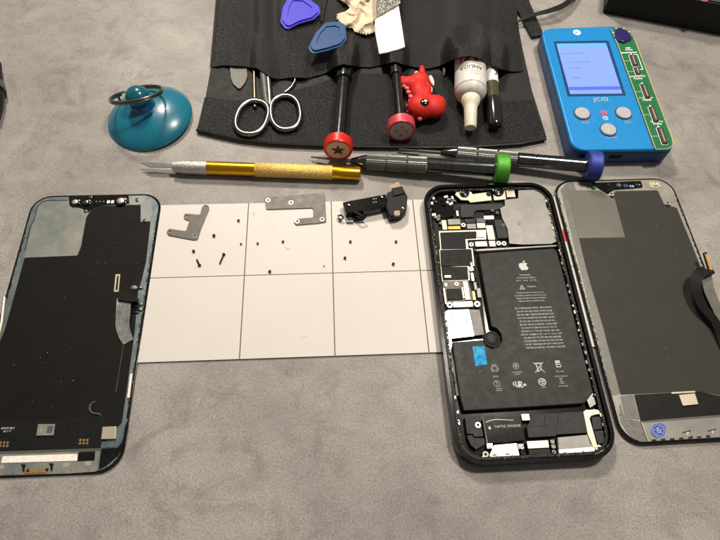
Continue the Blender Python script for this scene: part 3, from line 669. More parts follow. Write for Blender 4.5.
# ---- left
LX, LY, LA = -151.03, 105.1, .0927
T = LS = thing("phone_screen", "detached phone screen with black back and stained cream plate, left of the white mat", "phone screen", (LX, LY, 0), "removed phone screens lying face down")
screen_base(T, LX, LY, LA, "plate_blue", .1)
Z1 = 1.45
def ls(name, px, z, mat, parent=None, r=.4, h=.25, bev=.0, **k): return slab(name, px, z-h, z, mat, parent or LS, r=r, bev=bev, **k)
ls("cream_plate", [(38, 204.4), (44, 201), (68, 200.4), (70, 206), (82, 206), (91.5, 207.5), (86, 218), (80.5, 246), (76.5, 256.6), (24.5, 258.4), (30.5, 232), (33.5, 221.5)], Z1+.03, "plate_cream", r=1.2)
MB().tube([(*p, Z1+.05) for p in PL([(68, 200.4), (50, 200.6), (43, 201.6), (38, 206), (33.8, 221.5), (30.6, 225), (25, 250)], Z1)], .22, 6).done("seam_line", "matte_black", LS)
ls("corner_plate", [(129, 198), (142, 197.2), (151, 203), (153, 212), (149, 221), (141.6, 220.4), (141, 205), (130, 204.6)], Z1+.02, "plate_cream", r=.8)
ls("graphite_sheet", [(93.4, 206), (140.6, 204.6), (140.4, 221.6), (150.6, 221.4), (146, 262), (141.6, 280), (138, 292), (134.4, 334), (128, 380), (121.8, 423), (118.4, 426), (100.4, 447.6), (-40, 452.5), (-33, 420), (5, 329), (24.6, 257.6), (77.6, 255.4), (81, 246.6), (86.2, 217.6)], Z1+.12, "graphite", r=.8, bev=.05)
ls("driver_board", [(-38, 421.5), (105, 418), (101, 447.8), (-44, 452.8)], Z1+.22, "chip", r=.5, bev=.05)
ls("blue_strip", [(124.6, 418), (128.2, 419), (122.4, 432), (120.6, 442), (117.4, 446.4), (101, 447.8), (101.4, 441.6), (116.6, 440.2), (118.6, 427.6)], Z1+.28, "plate_blue", r=.6)
ls("black_corner", [(101.2, 448.6), (117.6, 447.4), (121.4, 443), (127, 424), (128.6, 426), (125, 443), (118, 456), (106, 466), (98.6, 470)], Z1+.12, "gloss_black", r=.5)
for x, y in ((115.5, 448.5), (118.3, 453), (113, 455.3), (108.6, 460.8), (114.2, 460.6), (102.2, 463.2), (106.6, 466.6), (121, 449)):
    c = W(x, y, Z1+.2); MB().ball((c.x, c.y, Z1+.12), .28, 1).done("glint_bead", "steel", LS)
ls("bottom_plate", [(-44, 455), (95, 450.4), (99.6, 450), (96.6, 471.4), (70, 473.4), (0, 475.4), (-44, 476.4)], Z1+.1, "plate_cream", r=.5)
ls("olive_strip", [(-40, 452.9), (100.6, 448.2), (100.2, 450.4), (-40, 455)], Z1+.3, "dark_steel", r=.2)
ls("dark_slot", [(78.6, 452), (95.4, 451.2), (94.4, 460.6), (77.4, 461.4)], Z1+.14, "gloss_black", r=.3)
ls("white_strip", [(2.6, 456.2), (77.4, 453.8), (77, 460.8), (1, 463)], Z1+.34, "label_white", r=.4, bev=.05)
ls("gold_clip", [(24, 469.4), (45.6, 468.4), (46, 472.6), (24.6, 473.6)], Z1+.4, "copper", r=.3, bev=.08)
for (a, b_) in ((22.6, 465), (50.6, 464)):
    ls("hook", [(a-2.4, b_-.9), (a+3.2, b_-.6), (a+2, b_+1), (a+1.6, b_+6.4), (a, b_+6.4), (a-.4, b_+1)], Z1+.7, "satin_black", r=.3, bev=.1)
for x, y in ((27.8, 470.6), (46.6, 469.6)): 
    c = W(x, y, Z1+.5); MB().prism(circle(c, .7, 12), Z1, Z1+.5).done("pin", "matte_black", LS)
for x, y in ((66, 465), (0.5, 467), (88, 463.4)): ls("amber_patch", [(x-3.4, y-2), (x+3.4, y-2.4), (x+3, y+1.8), (x-3, y+2.2)], Z1+.16, "gold_shield", r=.8)
q = ls("label_chip", [(38, 424), (54.8, 424), (53.2, 435.4), (36, 435.6)], Z1+.95, "plate_cream", r=.3, h=.7, bev=.1)
chip("print_patch", 47, 426, 52.6, 433, Z1+.93, Z1+.97, "dark_steel", q, LA, r=.5, bev=0); chip("print_patch", 39.6, 428, 42, 432, Z1+.93, Z1+.97, "tan", q, LA, r=.5, bev=0)
ls("square_sponge", [(102.4, 426.8), (116.2, 426.2), (115.4, 438.8), (101, 439.2)], Z1+1.3, "gold_shield", r=.3, h=1.1, bev=.15)
for x0 in (0.6, 80.4):
    for i in range(3):
        for j in range(2):
            c = W(x0+i*3.5-j*.3, (442.6 if x0 < 10 else 440.0)+j*3.2, Z1+.25); MB().prism(circle(c, .62, 10), Z1+.1, Z1+.27).done("gold_contact", "gold", LS)
text("printed_text", "APN3V3JL5\n00 Y F", 1.35, (7.4, 429.8), Z1+.225, LA, "ink", LS, line=1.1)
# sensor bar
ls("sensor_bar", [(68.6, 196.6), (128.6, 195.4), (129, 203), (100, 205), (93, 206.6), (88, 212), (82, 208), (69.4, 205)], Z1+.5, "gloss_black", r=.8, h=.5, bev=.1)
for x, y, r, m_ in ((74.8, 201.2, 2.0, "gold_shield"), (85.4, 201.2, 1.9, "steel"), (120.4, 200, 2.5, "gold_shield")):
    c = W(x, y, Z1+1.6); o = MB().lathe((c.x, c.y, Z1), (c.x, c.y, 9), [(0, r+1.1), (1.2, r+1.0), (1.5, r+.5), (1.5, r*.9), (1.1, r*.85)], 24).done("round_sensor", "gloss_black", LS)
    MB().ball((c.x, c.y, Z1+1.15), (r*.85, r*.85, .35), 2).done("sensor_face", m_, o)
for x in (108.3, 112.4): chip("contact_pad", x-1.5, 200.2, x+1.5, 203.2, Z1+.3, Z1+.75, "white_metal", LS, LA)
for x in (96.5, 100, 103.6): chip("contact_pad", x-.9, 200.6, x+.9, 202.2, Z1+.3, Z1+.72, "dark_steel", LS, LA, bev=.05)
for x, y in ((137, 199.6), (144.6, 220.4), (85.4, 210.6), (90.5, 196.8)):
    c = W(x, y, Z1+.6); MB().lathe((c.x, c.y, Z1), (c.x, c.y, 9), [(0, 1.0), (.7, 1.0), (.85, .7), (.5, .35)], 14).done("screw_post", "steel", LS)
# connector, ribbon
cc = [(115.6, 274.2), (120.3, 274.2), (118.6, 291.8), (113.8, 291.8)]
hp = PL([(117.1, 276), (118.8, 276), (117.4, 290), (115.5, 290)], Z1+.3)
MB().prism(rounded(PL(cc, Z1+.3), .3, 3), Z1+.1, Z1+.34, [hp]).done("gold_outline_connector", "gold_shield", LS)
ls("connector_body", [(117, 293.6), (124, 291.4), (137.6, 297.4), (137, 301.4), (130, 302), (117.6, 300)], Z1+4.9, "satin_black", r=.5, h=3.2, bev=.3)
def ribbon(parent, pts, w, mat, name, thick=.15):
    P = [W(x, y, z) for x, y, z in pts]; Q = []
    for i in range(len(P)-1):
        p0, p1, p2, p3 = P[max(0, i-1)], P[i], P[i+1], P[min(len(P)-1, i+2)]
        for k in range(6):
            t = k/6; Q.append(.5*((2*p1)+(p2-p0)*t+(2*p0-5*p1+4*p2-p3)*t*t+(3*p1-p0-3*p2+p3)*t**3))
    Q.append(P[-1]); mb = MB(); rows = []
    for i, p in enumerate(Q):
        f = i/(len(Q)-1)*(len(w)-1) if isinstance(w, (list, tuple)) else 0
        ww = w if not isinstance(w, (list, tuple)) else w[int(f)]+(w[min(len(w)-1, int(f)+1)]-w[int(f)])*(f-int(f))
        t = (Q[min(i+1, len(Q)-1)]-Q[max(i-1, 0)]).normalized(); s = t.cross(Vector((0, 0, 1)))
        if s.length < .05: s = Vector((1, 0, 0))
        s.normalize(); n = s.cross(t).normalized()
        rows.append([mb.bm.verts.new(p+s*(ww/2*a)+n*(thick*b)) for a, b in ((-1, 0), (-.33, 0), (.33, 0), (1, 0), (1, 1), (.33, 1), (-.33, 1), (-1, 1))])
    for a, b in zip(rows, rows[1:]):
        for k in range(8): mb.face([a[k], a[(k+1) % 8], b[(k+1) % 8], b[k]])
    mb.face(rows[0]); mb.face(list(reversed(rows[-1])))
    return mb.done(name, mat, parent)
rb = ribbon(LS, [(124, 297, 4.2), (123.8, 303, 4.9), (123, 315, 4.4), (122.6, 325, 3.6), (124.6, 334, 2.6), (128.5, 342, 1.9)], [7.4, 7.6, 7.4, 7.0, 6.4, 5.4], "ribbon", "ribbon_cable")
for off in (-3.6, -1.2, 1.2, 3.6):
    MB().tube([W(x+off, y, z+.3) for x, y, z in ((123.6, 303, 5.2), (123, 315, 4.8), (122.8, 325, 3.9))], .12, 5).done("ribbon_trace", "dark_steel", rb)
ls("thin_silver_line", [(123, 344.4), (124, 344.4), (116.4, 392.4), (115.2, 392.4)], Z1+.3, "steel", r=0)
for x, y, m_ in ((136, 306, "blue_gloss"), (139.4, 309.4, "steel"), (135.4, 312, "blue_gloss"), (140.6, 304, "plate_blue"), (134, 287.4, "shield"), (140, 287.6, "steel")):
    c = W(x, y, Z1+.6); MB().ball((c.x, c.y, Z1+.3), (random.uniform(1.2, 2.1), random.uniform(.8, 1.6), .7), 2).done("glue_blob", m_, LS)
MB().tube([W(x, y, Z1+.35) for x, y in ((96.2, 401.4), (92.6, 402.6), (90, 405.4), (89.6, 409.6), (92, 413), (96.6, 413.6), (100, 414.4), (101.6, 416.4))], [.2, .4, .55, .5, .4, .5, .35, .15], 7).done("glue_thread", "dark_steel", LS)
for (a, b_, c_, d) in ((4.6, 297.6, 1.8, 322),):
    MB().tube([W(a, b_, Z1+.4), W(c_, d, Z1+.4), W(c_-4, d+18, Z1+.4)], .8, 8).done("pale_side_clip", "gold_shield", LS)
MB().tube([W(131.4, 374, Z1+.3), W(129.6, 388, Z1+.3), W(128.4, 398, Z1+.3)], .7, 7).done("pale_side_clip", "label_white", LS)

# ---- right
RX, RY, RA = 161.4, 137.59, .1055
T = RS = thing("phone_screen", "detached phone screen with reflection-greyed black back and round blue sticker, right of the opened phone", "phone screen", (RX, RY, 0), "removed phone screens lying face down")
screen_base(T, RX, RY, RA, "rim_grey", MZ+.1)
Z2 = MZ+1.45
def rs(name, px, z, mat, parent=None, r=.4, h=.25, bev=.0, **k): return slab(name, px, z-h, z, mat, parent or RS, r=r, bev=bev, **k)
rs("dark_border", [(560.5, 190), (566, 183.5), (573, 182.5), (576, 190), (604, 320), (621, 394), (612, 396), (606, 372), (584, 286)], Z2+.06, "trans_grey", r=.8, h=.1)
rs("graphite_sheet", [(567.5, 190), (600, 190.8), (610.5, 199.6), (615.4, 191), (657.6, 190.2), (664.4, 204.4), (676.8, 207.6), (700, 264.6), (730, 338), (757, 404), (700, 390.8), (620.6, 394.8), (603.8, 330), (586.6, 270)], Z2+.13, "graphite_reflection", r=.8, bev=.05)
rs("grey_plate", [(567.4, 190), (600.6, 190.6), (611, 198.6), (614.4, 197.6), (625.2, 237.4), (578.8, 238.2)], Z2+.2, "plate_grey", r=.6, bev=.04)
rs("sensor_bar", [(592, 182.6), (641, 180.6), (643, 187), (628, 188.4), (614, 189.4), (608, 193.6), (600, 188.6)], Z2+.7, "gloss_black", r=.8, h=.6, bev=.15)
for x, y, m_ in ((594, 187, "pcb"), (626, 185.6, "device_side"), (632, 186.2, "steel"), (638, 184.6, "blue_gloss"), (619, 185, "dark_steel"), (612, 195, "steel"), (656, 184, "gold_shield"), (668.4, 204, "steel"), (608, 184.6, "satin_black")):
    c = W(x, y, Z2+.9); MB().lathe((c.x, c.y, Z2), (c.x, c.y, 9), [(0, 1.5), (.9, 1.4), (1.1, 1.0), (.8, .5)], 14).done("small_post", m_, RS)
rs("notched_plate", [(649, 181.6), (659, 182), (661, 186.6), (656, 188), (650, 187)], Z2+.3, "gold_shield", r=.5)
rs("driver_board", [(634.4, 394.6), (700, 391), (760, 406), (770, 414), (720, 417), (641, 421.6)], Z2+.3, "chip", r=.4, bev=.05)
rs("clear_film", [(620.6, 395.6), (633.4, 395), (640, 419.6), (626, 417.6)], Z2+.24, "trans_grey", r=.5)
rs("olive_strip", [(641.6, 421.4), (661.6, 419.4), (770, 411), (770, 413), (661.8, 421), (641.8, 422.6)], Z2+.42, "dark_steel", r=.1)
rs("bottom_plate", [(642.2, 422.8), (661.8, 421.2), (770, 413.2), (775, 433), (720, 437.2), (649.4, 441.4)], Z2+.3, "shield", r=.4, bev=.05)
MB().tube([W(641.6, 421.8, Z2+.4), W(645, 432, Z2+.4), W(648.6, 441.6, Z2+.4)], .3, 6).done("bright_edge", "gold_shield", RS)
rs("black_corner", [(619, 400), (625.4, 418.4), (641, 421.4), (648, 441.8), (640, 441.6), (630, 436), (621, 423)], Z2+.1, "trans_grey", r=.5)
q = rs("gold_connector", [(679, 394.8), (695, 393.2), (698.6, 404.2), (683, 405.8)], Z2+1.3, "gold_shield", r=.3, h=1.0, bev=.12)
rs("gold_line", [(671.4, 392.2), (695.2, 390.8), (695.4, 392.4), (671.6, 393.8)], Z2+.6, "gold_shield", r=.2)
s_ = rs("round_sticker", [(658.5+7.6*math.cos(R(a)), 430.4+7.6*math.sin(R(a))) for a in range(0, 360, 12)], Z2+.45, "blue_sticker", r=0, h=.1)
strokes("sticker_print", W(658.5, 430.4, Z2+.45), RA+.5, [arc(3.4, n=24), arc(2.6, n=20), [(-1.6, 1.2), (1.5, .9), (-1.2, .1), (1.7, -.4), (-.9, -1.1)], [(0, 1.6), (.3, -1.8)], [(-1.7, -.6), (1, -1.5)]], .28, Z2+.452, "sticker_ink", s_)
for x, y in ((686.8, 431.4), (711.8, 430)):
    o = rs("slot", [(x-4.4, y+.8), (x+4, y-1.4), (x+4.4, y-.4), (x-3.8, y+1.8)], Z2+.36, "matte_black", r=.2)
    rs("slot_tab", [(x-.4, y+.6), (x+1.8, y+.2), (x+1.8, y+3.6), (x, y+3.6)], Z2+.4, "gold_shield", o, r=.2)
for x, y in ((691.8, 436.8), (708, 435.8), (628, 425), (634, 431), (631, 420), (643, 434), (620.6, 414)):
    c = W(x, y, Z2+.3); MB().prism(circle(c, .5, 10), Z2+.05, Z2+.4).done("pin", "matte_black" if x > 650 else "steel", RS)
for y0 in range(7):
    rs("edge_notch", [(652+y0*9, 441.2-y0*.6), (656.5+y0*9, 440.9-y0*.6), (656.4+y0*9, 439.2-y0*.6), (652+y0*9, 439.5-y0*.6)], Z2+.34, "matte_black", r=.2)
rs("pale_tab", [(693, 266.6), (703, 266), (707, 271.6), (696, 273)], Z2+.5, "steel", r=.4)
# raised ribbon with its plug
ribbon(RS, [(735, 372, 2.6), (724, 345, 3.4), (715, 322, 5.5), (703, 307, 7.0), (697, 292, 8.5), (696, 280, 9.5), (700, 273, 9.8), (706, 272, 9.2)], [6, 5.6, 5.2, 5, 5.4, 6, 6.4, 6], "satin_black", "ribbon_cable", .3)
ribbon(RS, [(706, 274, 8.0), (709, 290, 6.6), (716, 306, 5), (728, 330, 3)], 6, "trans_grey", "ribbon_backing", .2)
rs("plug_body", [(702, 270), (712, 267.4), (715.6, 273), (704, 277)], 10.2, "satin_black", r=.5, h=1.6, bev=.25)
q = rs("plug", [(703.6, 252.4), (706.6, 251.6), (714, 271.6), (709.6, 273.2)], 10.6, "matte_black", r=.3, h=1.2, bev=.15)
for a in (0, 2.1): MB().tube([W(704.8+a, 254, 10.85), W(710+a, 270, 10.85)], .38, 6).done("gold_pins", "gold", q)

def dust(T, cx, cy, yaw, z, n, seed):
    random.seed(seed); mb = MB(); cs, sn = math.cos(yaw), math.sin(yaw)
    for k in range(n):
        x, y = random.uniform(-31, 31), random.uniform(-55, 66); r = random.choice([.08, .1, .13, .2])
        mb.ball((cx+cs*x-sn*y, cy+sn*x+cs*y, z), (r, r*random.uniform(.6, 2.2), r*.5), 1, Matrix.Rotation(random.uniform(0, 3), 4, 'Z'))
    mb.done("dust_specks", "dust", T, kind="stuff")
dust(LS, LX, LY, LA, Z1+.16, 40, 5); dust(RS, RX, RY, RA, Z2+.17, 25, 6)
# ------------------------------------------------------------------ suction cup
c0 = W(150, 118.5, 0); cx, cy = c0.x, c0.y
T = thing("suction_cup", "teal blue suction cup with a round knob and wire ring", "suction cup", (cx, cy, 0))
pr = [(0, 27.2), (.35, 27.9), (1.0, 27.7), (2.2, 27.0), (3.8, 25.4), (5.6, 22.9), (7.4, 19.6), (8.9, 16), (10.0, 12.2), (10.7, 9.0), (10.9, 7.4)]
tilt = Vector((-0.10, -0.0, 1)).normalized()
MB().lathe((cx, cy, .05), Vector((cx, cy, .05))+tilt, pr, 96).done("cup", "cup", T)
MB().lathe(Vector((cx, cy, 0))+tilt*10.4, Vector((cx, cy, 0))+tilt*30, [(0, 8.6), (.6, 7.6), (2, 7.1), (5, 6.6)], 40).done("neck", "neck", T)
kx = Vector((cx, cy, 0))+tilt*17.5
mb = MB(); mb.ball(kx+Vector((0, 0, 1.6)), (7.4, 7.4, 6.4), 4); mb.done("knob", "knob", T)
# split ring threaded through the knob
rc = kx+Vector((-1.5, 2, .3)); N = 60; path = []
for k in range(N*2-6):
    a = 2*math.pi*k/N+2.6; r = 16.4
    path.append(rc+Vector((r*math.cos(a), 0, 3.2*math.cos(a)))+Vector((0, .87, -.48))*(r*math.sin(a))+Vector((0, .3, 1))*(k/N*1.3-.6))
MB().tube(path, .75, 8).done("split_ring", "steel", T)
MB().tube([path[0]+Vector((-1.5, -2, -5)), path[0]+Vector((-2.3, -.8, -2.4)), path[0]+Vector((-2.6, .4, -.2))], .9, 8).done("ring_end", "steel", T)

# ------------------------------------------------------------------ tool pouch
PT = 2.0
T = PO = thing("tool_pouch", "open black crosshatched leather tool pouch holding scissors, drivers and glue", "tool pouch", (*W(370, 100, 0).to_2d(), 0))
bodypx = [(196.4, 130.6), (205, 100), (214, 50), (220, -40), (224, -90), (505, -95), (512, -20), (516, 14), (523, 50), (532, 90), (546.6, 136.6), (545, 140.6), (520, 144), (470, 147.4), (420, 147.8), (360, 147), (310, 145.4), (270, 143.4), (240, 139.6), (215, 134.4)]
MB().prism(rounded(PL(bodypx, PT), 1.2, 3), .1, PT).done("back_panel", "lining", PO, bev=.4)
band = [(196.8, 130.2), (204.6, 97), (235, 100.4), (268, 97.4), (290, 91), (310, 86), (330, 79), (360, 73), (400, 74), (440, 74), (462, 86), (500, 100.6), (533.4, 100), (546, 136.4), (544.6, 139.8), (520, 143.2), (470, 146.4), (420, 146.8), (360, 146), (310, 144.4), (270, 142.4), (240, 138.6), (215, 133.4)]
MB().prism(PL(band, PT+.8), PT-.2, PT+.8).done("lower_band", "leather", PO, bev=.3)
edge = [(196.6, 130), (215, 134.6), (240, 139.8), (270, 143.4), (310, 145.4), (360, 146.8), (420, 147.6), (470, 147.2), (520, 143.8), (546, 138.8)]
MB().tube([W(x, y, PT+.5) for x, y in edge], .95, 8).done("edge_piping", "piping", PO)
# stitches
STL = []
for k in range(64):
    f = k/64*(len(edge)-1); i = int(f); g = f-i; x = edge[i][0]+(edge[i+1][0]-edge[i][0])*g; y = edge[i][1]+(edge[i+1][1]-edge[i][1])*g-3.2
    a, b_ = W(x, y, PT+.85), W(x+2.6, y+(edge[i+1][1]-edge[i][1])/(edge[i+1][0]-edge[i][0])*2.6, PT+.85)
    MB().tube([a, (a+b_)/2+Vector((0, 0, .12)), b_], .16, 5).done("stitch", "ink_dark", PO)
for k in range(30):
    y = 61-k*2.5; x = 213.2+(61-y)*.085
    a, b_ = W(x, y, PT+1.9), W(x+.13, y-1.5, PT+1.9); STL.append((a, b_))
# pocket flap with bulges where tools slide in
low = [(210, 67), (216, 66.4), (223, 65.2), (240, 66), (257, 68), (265, 73), (272, 77.6), (279, 79), (292, 77.4), (300, 77.6), (308, 78), (320, 75), (328, 72), (334, 67), (343, 64), (352, 65.4), (360, 66.6), (370, 67.4), (382, 65), (391, 62.4), (396, 61.6), (403, 64), (415, 67), (428, 68.6), (436, 67), (443, 64.4), (452, 60), (461, 57), (470, 55.6), (483, 58.4), (492, 64), (501, 69), (512, 71.4), (523.6, 71.2)]
bul = [(264, 13, 4.5, .08), (344, 13, 12.5, .02), (396, 11, 10.5, .0), (470, 23, 23, .01), (494, 12, 11.5, .02), (238, 11, 1.8, 0), (300, 9, 1.6, .1)]
def interp(x):
    for (a, b_), (c_, d) in zip(low, low[1:]):
        if a <= x <= c_: return b_+(d-b_)*(x-a)/(c_-a)
    return low[0][1] if x < low[0][0] else low[-1][1]
def zflap(x, y):
    t = max(0, (interp(x)-y)/(interp(x)+92)); hold = 1 if t < .07 else max(.22, 1-(t-.07)*5.2)
    z = PT+1.4+max(hh*math.exp(-abs((x-bx-(60-y)*ln)/sg)**4) for bx, sg, hh, ln in bul)*hold
    z += .8*noise.noise(Vector((x*.03, y*.012, 1)))+.35*noise.noise(Vector((x*.09, y*.05, 4)))
    z -= 2.4*math.exp(-((x-274)/5)**2)*(.2+.8*t**.5)
    z += 2.6*math.exp(-((x-262)/7)**2)*min(1, t*3)+2.2*math.exp(-((x-287)/8)**2)*min(1, t*3)+1.4*math.exp(-((x-372)/9)**2)*min(1, t*3)+1.6*math.exp(-((x-436)/10)**2)*min(1, t*3)
    return max(z, PT+.7)
def restz(px): return max(zflap(x, y) for x, y in px+[(sum(p[0] for p in px)/len(px), sum(p[1] for p in px)/len(px))])
NX, NY = 190, 60
mb = MB(); gt = []; gb = []
for j in range(NY+1):
    t = j/NY; rt_, rb_ = [], []
    for i in range(NX+1):
        s = i/NX
        yb = interp(210+s*313.6); y = yb+(-92-yb)*t
        xl = 210+(224-210)*min(1, (67-y)/160)+ (0); xr = 523.6+(505-523.6)*max(0, min(1, (71-y)/166))
        x = xl+(xr-xl)*s; z = zflap(x, y)
        e = min(s, 1-s)*NX; z = PT+.5+(z-PT-.5)*min(1, e/5)
        p = W(x, y, z); rt_.append(mb.bm.verts.new(p)); rb_.append(mb.bm.verts.new(p+Vector((0, .4, -.9))))
    gt.append(rt_); gb.append(rb_)
for j in range(NY):
    for i in range(NX):
        mb.face([gt[j][i], gt[j][i+1], gt[j+1][i+1], gt[j+1][i]]); mb.face([gb[j][i], gb[j+1][i], gb[j+1][i+1], gb[j][i+1]])
for i in range(NX): mb.face([gt[0][i], gb[0][i], gb[0][i+1], gt[0][i+1]]); mb.face([gt[NY][i], gt[NY][i+1], gb[NY][i+1], gb[NY][i]])
for j in range(NY): mb.face([gt[j][0], gt[j+1][0], gb[j+1][0], gb[j][0]]); mb.face([gt[j][NX], gb[j][NX], gb[j+1][NX], gt[j+1][NX]])
mb.done("pocket_flap", "leather", PO)
for a, b_ in STL: MB().tube([a, (a+b_)/2+Vector((0, 0, .15)), b_], .17, 5).done("stitch", "lining", PO)
tools_z = zflap
slab("strap", [(509, -30), (523, -32), (530, 2), (542.4, 30), (542.6, 34.4), (532.4, 36.6), (530.6, 34), (520.4, 14.6), (514, 6)], 1.0, 2.8, "leather", PO, r=1, bev=.5)
ribbon(PO, [(516.5, 22.5, 3), (524, 19, 4.2), (536, 14.6, 5.5), (550, 11, 6.5), (562, 6.5, 6), (571, 0, 5), (579, -10, 3.5), (590, -30, 2)], [1.6, 2.2, 3.4, 4.4, 4.4, 4.2, 4], "piping", "cord", .8)
MB().tube([W(443.5, 66, PT+1.6), W(444.5, 71, PT+2.6), W(444, 76, PT+1.6)], [.7, 1.2, .5], 8).done("zip_pull", "dark_steel", PO)

# ---- things in the pouch
def tube_px(mb, pts, r, seg=12, **k): return mb.tube([W(*p) for p in pts], r, seg, **k)
ZB = PT+.8
# scissors
T = thing("scissors", "steel nail scissors with two oval finger rings pushed into the pouch", "scissors", (*W(268, 100, 0).to_2d(), ZB))
def sring(cx, cy, rx, ry, tilt_, z):
    c = W(cx, cy, z); wx = (W(cx+rx, cy, z)-c).length; wy = (W(cx, cy-ry, z)-c).length; out_ = []
    for k in range(48):
        a = 2*math.pi*k/48; e = .86
        x = wx*math.copysign(abs(math.cos(a))**e, math.cos(a)); y = wy*math.copysign(abs(math.sin(a))**e, math.sin(a))
        cs, sn = math.cos(tilt_), math.sin(tilt_); out_.append(c+Vector((x*cs-y*sn, x*sn+y*cs, 0)))
    return out_
MB().tube(sring(252.2, 117.4, 15.4, 16.4, -.12, ZB+1.9), 1.8, 12, closed=True).done("finger_ring", "steel", T)
MB().tube(sring(285.6, 112.6, 14.6, 16.6, .2, ZB+1.9), 1.8, 12, closed=True).done("finger_ring", "steel", T)
tube_px(MB(), [(262, 58, ZB+3), (263.4, 76, ZB+2.6), (265.4, 96, ZB+2), (268, 108, ZB+1.6), (268.4, 118, ZB+1.6)], [2.3, 2.3, 2.2, 1.9, 1.0], flat=.7).done("shank", "dark_steel", T)
tube_px(MB(), [(267, 58, ZB+3.2), (268, 76, ZB+2.8), (269.4, 94, ZB+2.4), (270.2, 108, ZB+1.8), (270.6, 122, ZB+1.4)], [1.7, 1.9, 2.0, 1.8, 1.0], flat=.7).done("shank", "steel", T)
# other tools
T = thing("spatula_tip", "rounded grey metal blade tip peeking out left of the scissors", "spatula", (*W(239, 78, 0).to_2d(), PT))
slab("blade", [(229, 60), (246, 60), (247.6, 76), (245.6, 82), (240.6, 88.4), (238, 88.6), (233, 84), (230.6, 78)], PT+.5, PT+1.3, "dark_steel", T, r=1.2, bev=.3)
T = thing("rod_tool", "thin brass coloured rod with a small ball tip beside the scissors", "rod", (*W(254, 80, 0).to_2d(), PT))
tube_px(MB(), [(254, 58, ZB+1), (254.2, 80, ZB+.6), (254.6, 98.6, ZB+.7)], 1.0).done("shaft", "brass", T)
c = W(254.8, 106.6, ZB+1.2); MB().ball(c, 1.5, 3).done("ball_tip", "steel", T); tube_px(MB(), [(254.6, 98, ZB+.8), (254.8, 106, ZB+1)], .6).done("neck", "matte_black", T)
T = thing("curved_hook", "thin curved steel tip curling out right of the scissor shanks", "hook", (*W(293, 80, 0).to_2d(), PT))
tube_px(MB(), [(295.6, 62, ZB+1), (296, 76, ZB+1), (294.6, 82, ZB+.9), (291.4, 87, ZB+.8), (286.6, 91, ZB+.8), (284, 92.6, ZB+.8)], [1.0, 1.0, .9, .8, .7, .4]).done("wire", "steel", T)

def cap_driver(label, top, mid, cap, shaft_r, r, mcap, mface, face):
    """driver lying towards the viewer with a wide round cap"""
    zc = ZB+r
    C = W(*cap, zc); A = W(*top, ZB+3.4); A.z = ZB+5.5
    T = thing("screwdriver", label, "screwdriver", (C.x, C.y, ZB), "red capped drivers in the pouch")
    ax = (C-A).normalized(); L_ = (C-A).length
    MB().lathe(A, C, [(-5, shaft_r*1.3), (12, shaft_r*1.35), (14, shaft_r*1.3), (14.2, shaft_r), (24, shaft_r), (24.3, shaft_r*.92), (25.2, shaft_r*.92), (25.5, shaft_r), (L_-4, shaft_r*.98)], 32).done("shaft", "handle_black", T)
    o = MB().lathe(A, C, [(L_-4.6, r*.6), (L_-4.4, r*.96), (L_-4, r)]+[(L_-3.6+i*.55, r*(1 if i % 2 else .985)) for i in range(11)]+[(L_+2.4, r*.97), (L_+2.6, r*.84), (L_+2.3, r*.82)], 48).done("cap", mcap, T)
    MB().lathe(A, C, [(L_+1.8, r*.8), (L_+2.42, r*.8)], 40).done("cap_face", mface, o)
    u = ax.cross(Vector((0, 0, 1))).normalized(); v = u.cross(ax).normalized(); P0 = C+ax*2.44
    mb = MB()
    if face == 'star':
        pts = [(r*.52*(1 if k % 2 == 0 else .42)*math.sin(math.pi*k/5), r*.52*(1 if k % 2 == 0 else .42)*math.cos(math.pi*k/5)) for k in range(10)]
        fr = [mb.bm.verts.new(P0-u*x*-1+v*y) for x, y in pts]; bk = [mb.bm.verts.new(P0-u*x*-1+v*y+ax*.12) for x, y in pts]
        mb.face(fr); mb.face(list(reversed(bk)))
        for k in range(10): mb.face([fr[k], fr[(k+1) % 10], bk[(k+1) % 10], bk[k]])
        mb.done("star_mark", "connector", o, smooth=False)
    else:
        for sx, sy in ((0, .38), (.36, 0), (0, -.38), (-.36, 0)):
            q = P0+u*sx*r+v*sy*r; MB().ball(q, r*.09, 2).done("dot_mark", "pink_cap", o)
    return T
cap_driver("black driver with a bright red star-marked cap, leaning out of the pouch middle", (345, 68), None, (338.2, 147.4), 4.2, 8.9, "red_cap", "cap_face", 'star')
cap_driver("slim black driver with a pinkish cap and four dots, left of the red toy", (395, 64), None, (401.2, 128.4), 3.0, 8.9, "pink_cap", "grey_face", 'dots')

# red toy dinosaur
T = thing("toy_dinosaur", "small red rubber dinosaur toy with pink spines lying upside down in the pouch", "toy", (*W(422, 105, 0).to_2d(), ZB))
def ell(mb, x, y, z, rx, ry, rz, yaw=0):
    c = W(x, y, z); mb.ball((c.x, c.y, z), (rx, ry, rz), 3, Matrix.Rotation(yaw, 4, 'Z'))
mb = MB()
ell(mb, 421, 107, ZB+7.5, 9.2, 9.0, 7.2); ell(mb, 433, 106.4, ZB+7, 8.2, 8.6, 6.4, .2); ell(mb, 438, 104, ZB+6.6, 5.2, 6.6, 5, .2)
ell(mb, 419.4, 91, ZB+6, 6.2, 10, 5.4, .0); ell(mb, 411, 83, ZB+5.4, 9, 5.0, 4.4, .2); ell(mb, 420, 80, ZB+5.4, 6.6, 6.2, 4.6)
ell(mb, 402.5, 80.6, ZB+4.6, 4.4, 3.2, 3.2, .1); ell(mb, 422, 71, ZB+5.6, 2.3, 5.4, 2.4, .05); ell(mb, 427.5, 86.5, ZB+7, 2.6, 4.2, 2.4, .4); ell(mb, 425, 94, ZB+6, 4.6, 6, 4.6)
body = mb.done("body", "red_rubber", T)
md = body.modifiers.new("remesh", 'REMESH'); md.mode = 'VOXEL'; md.voxel_size = .00055; md.use_smooth_shade = True
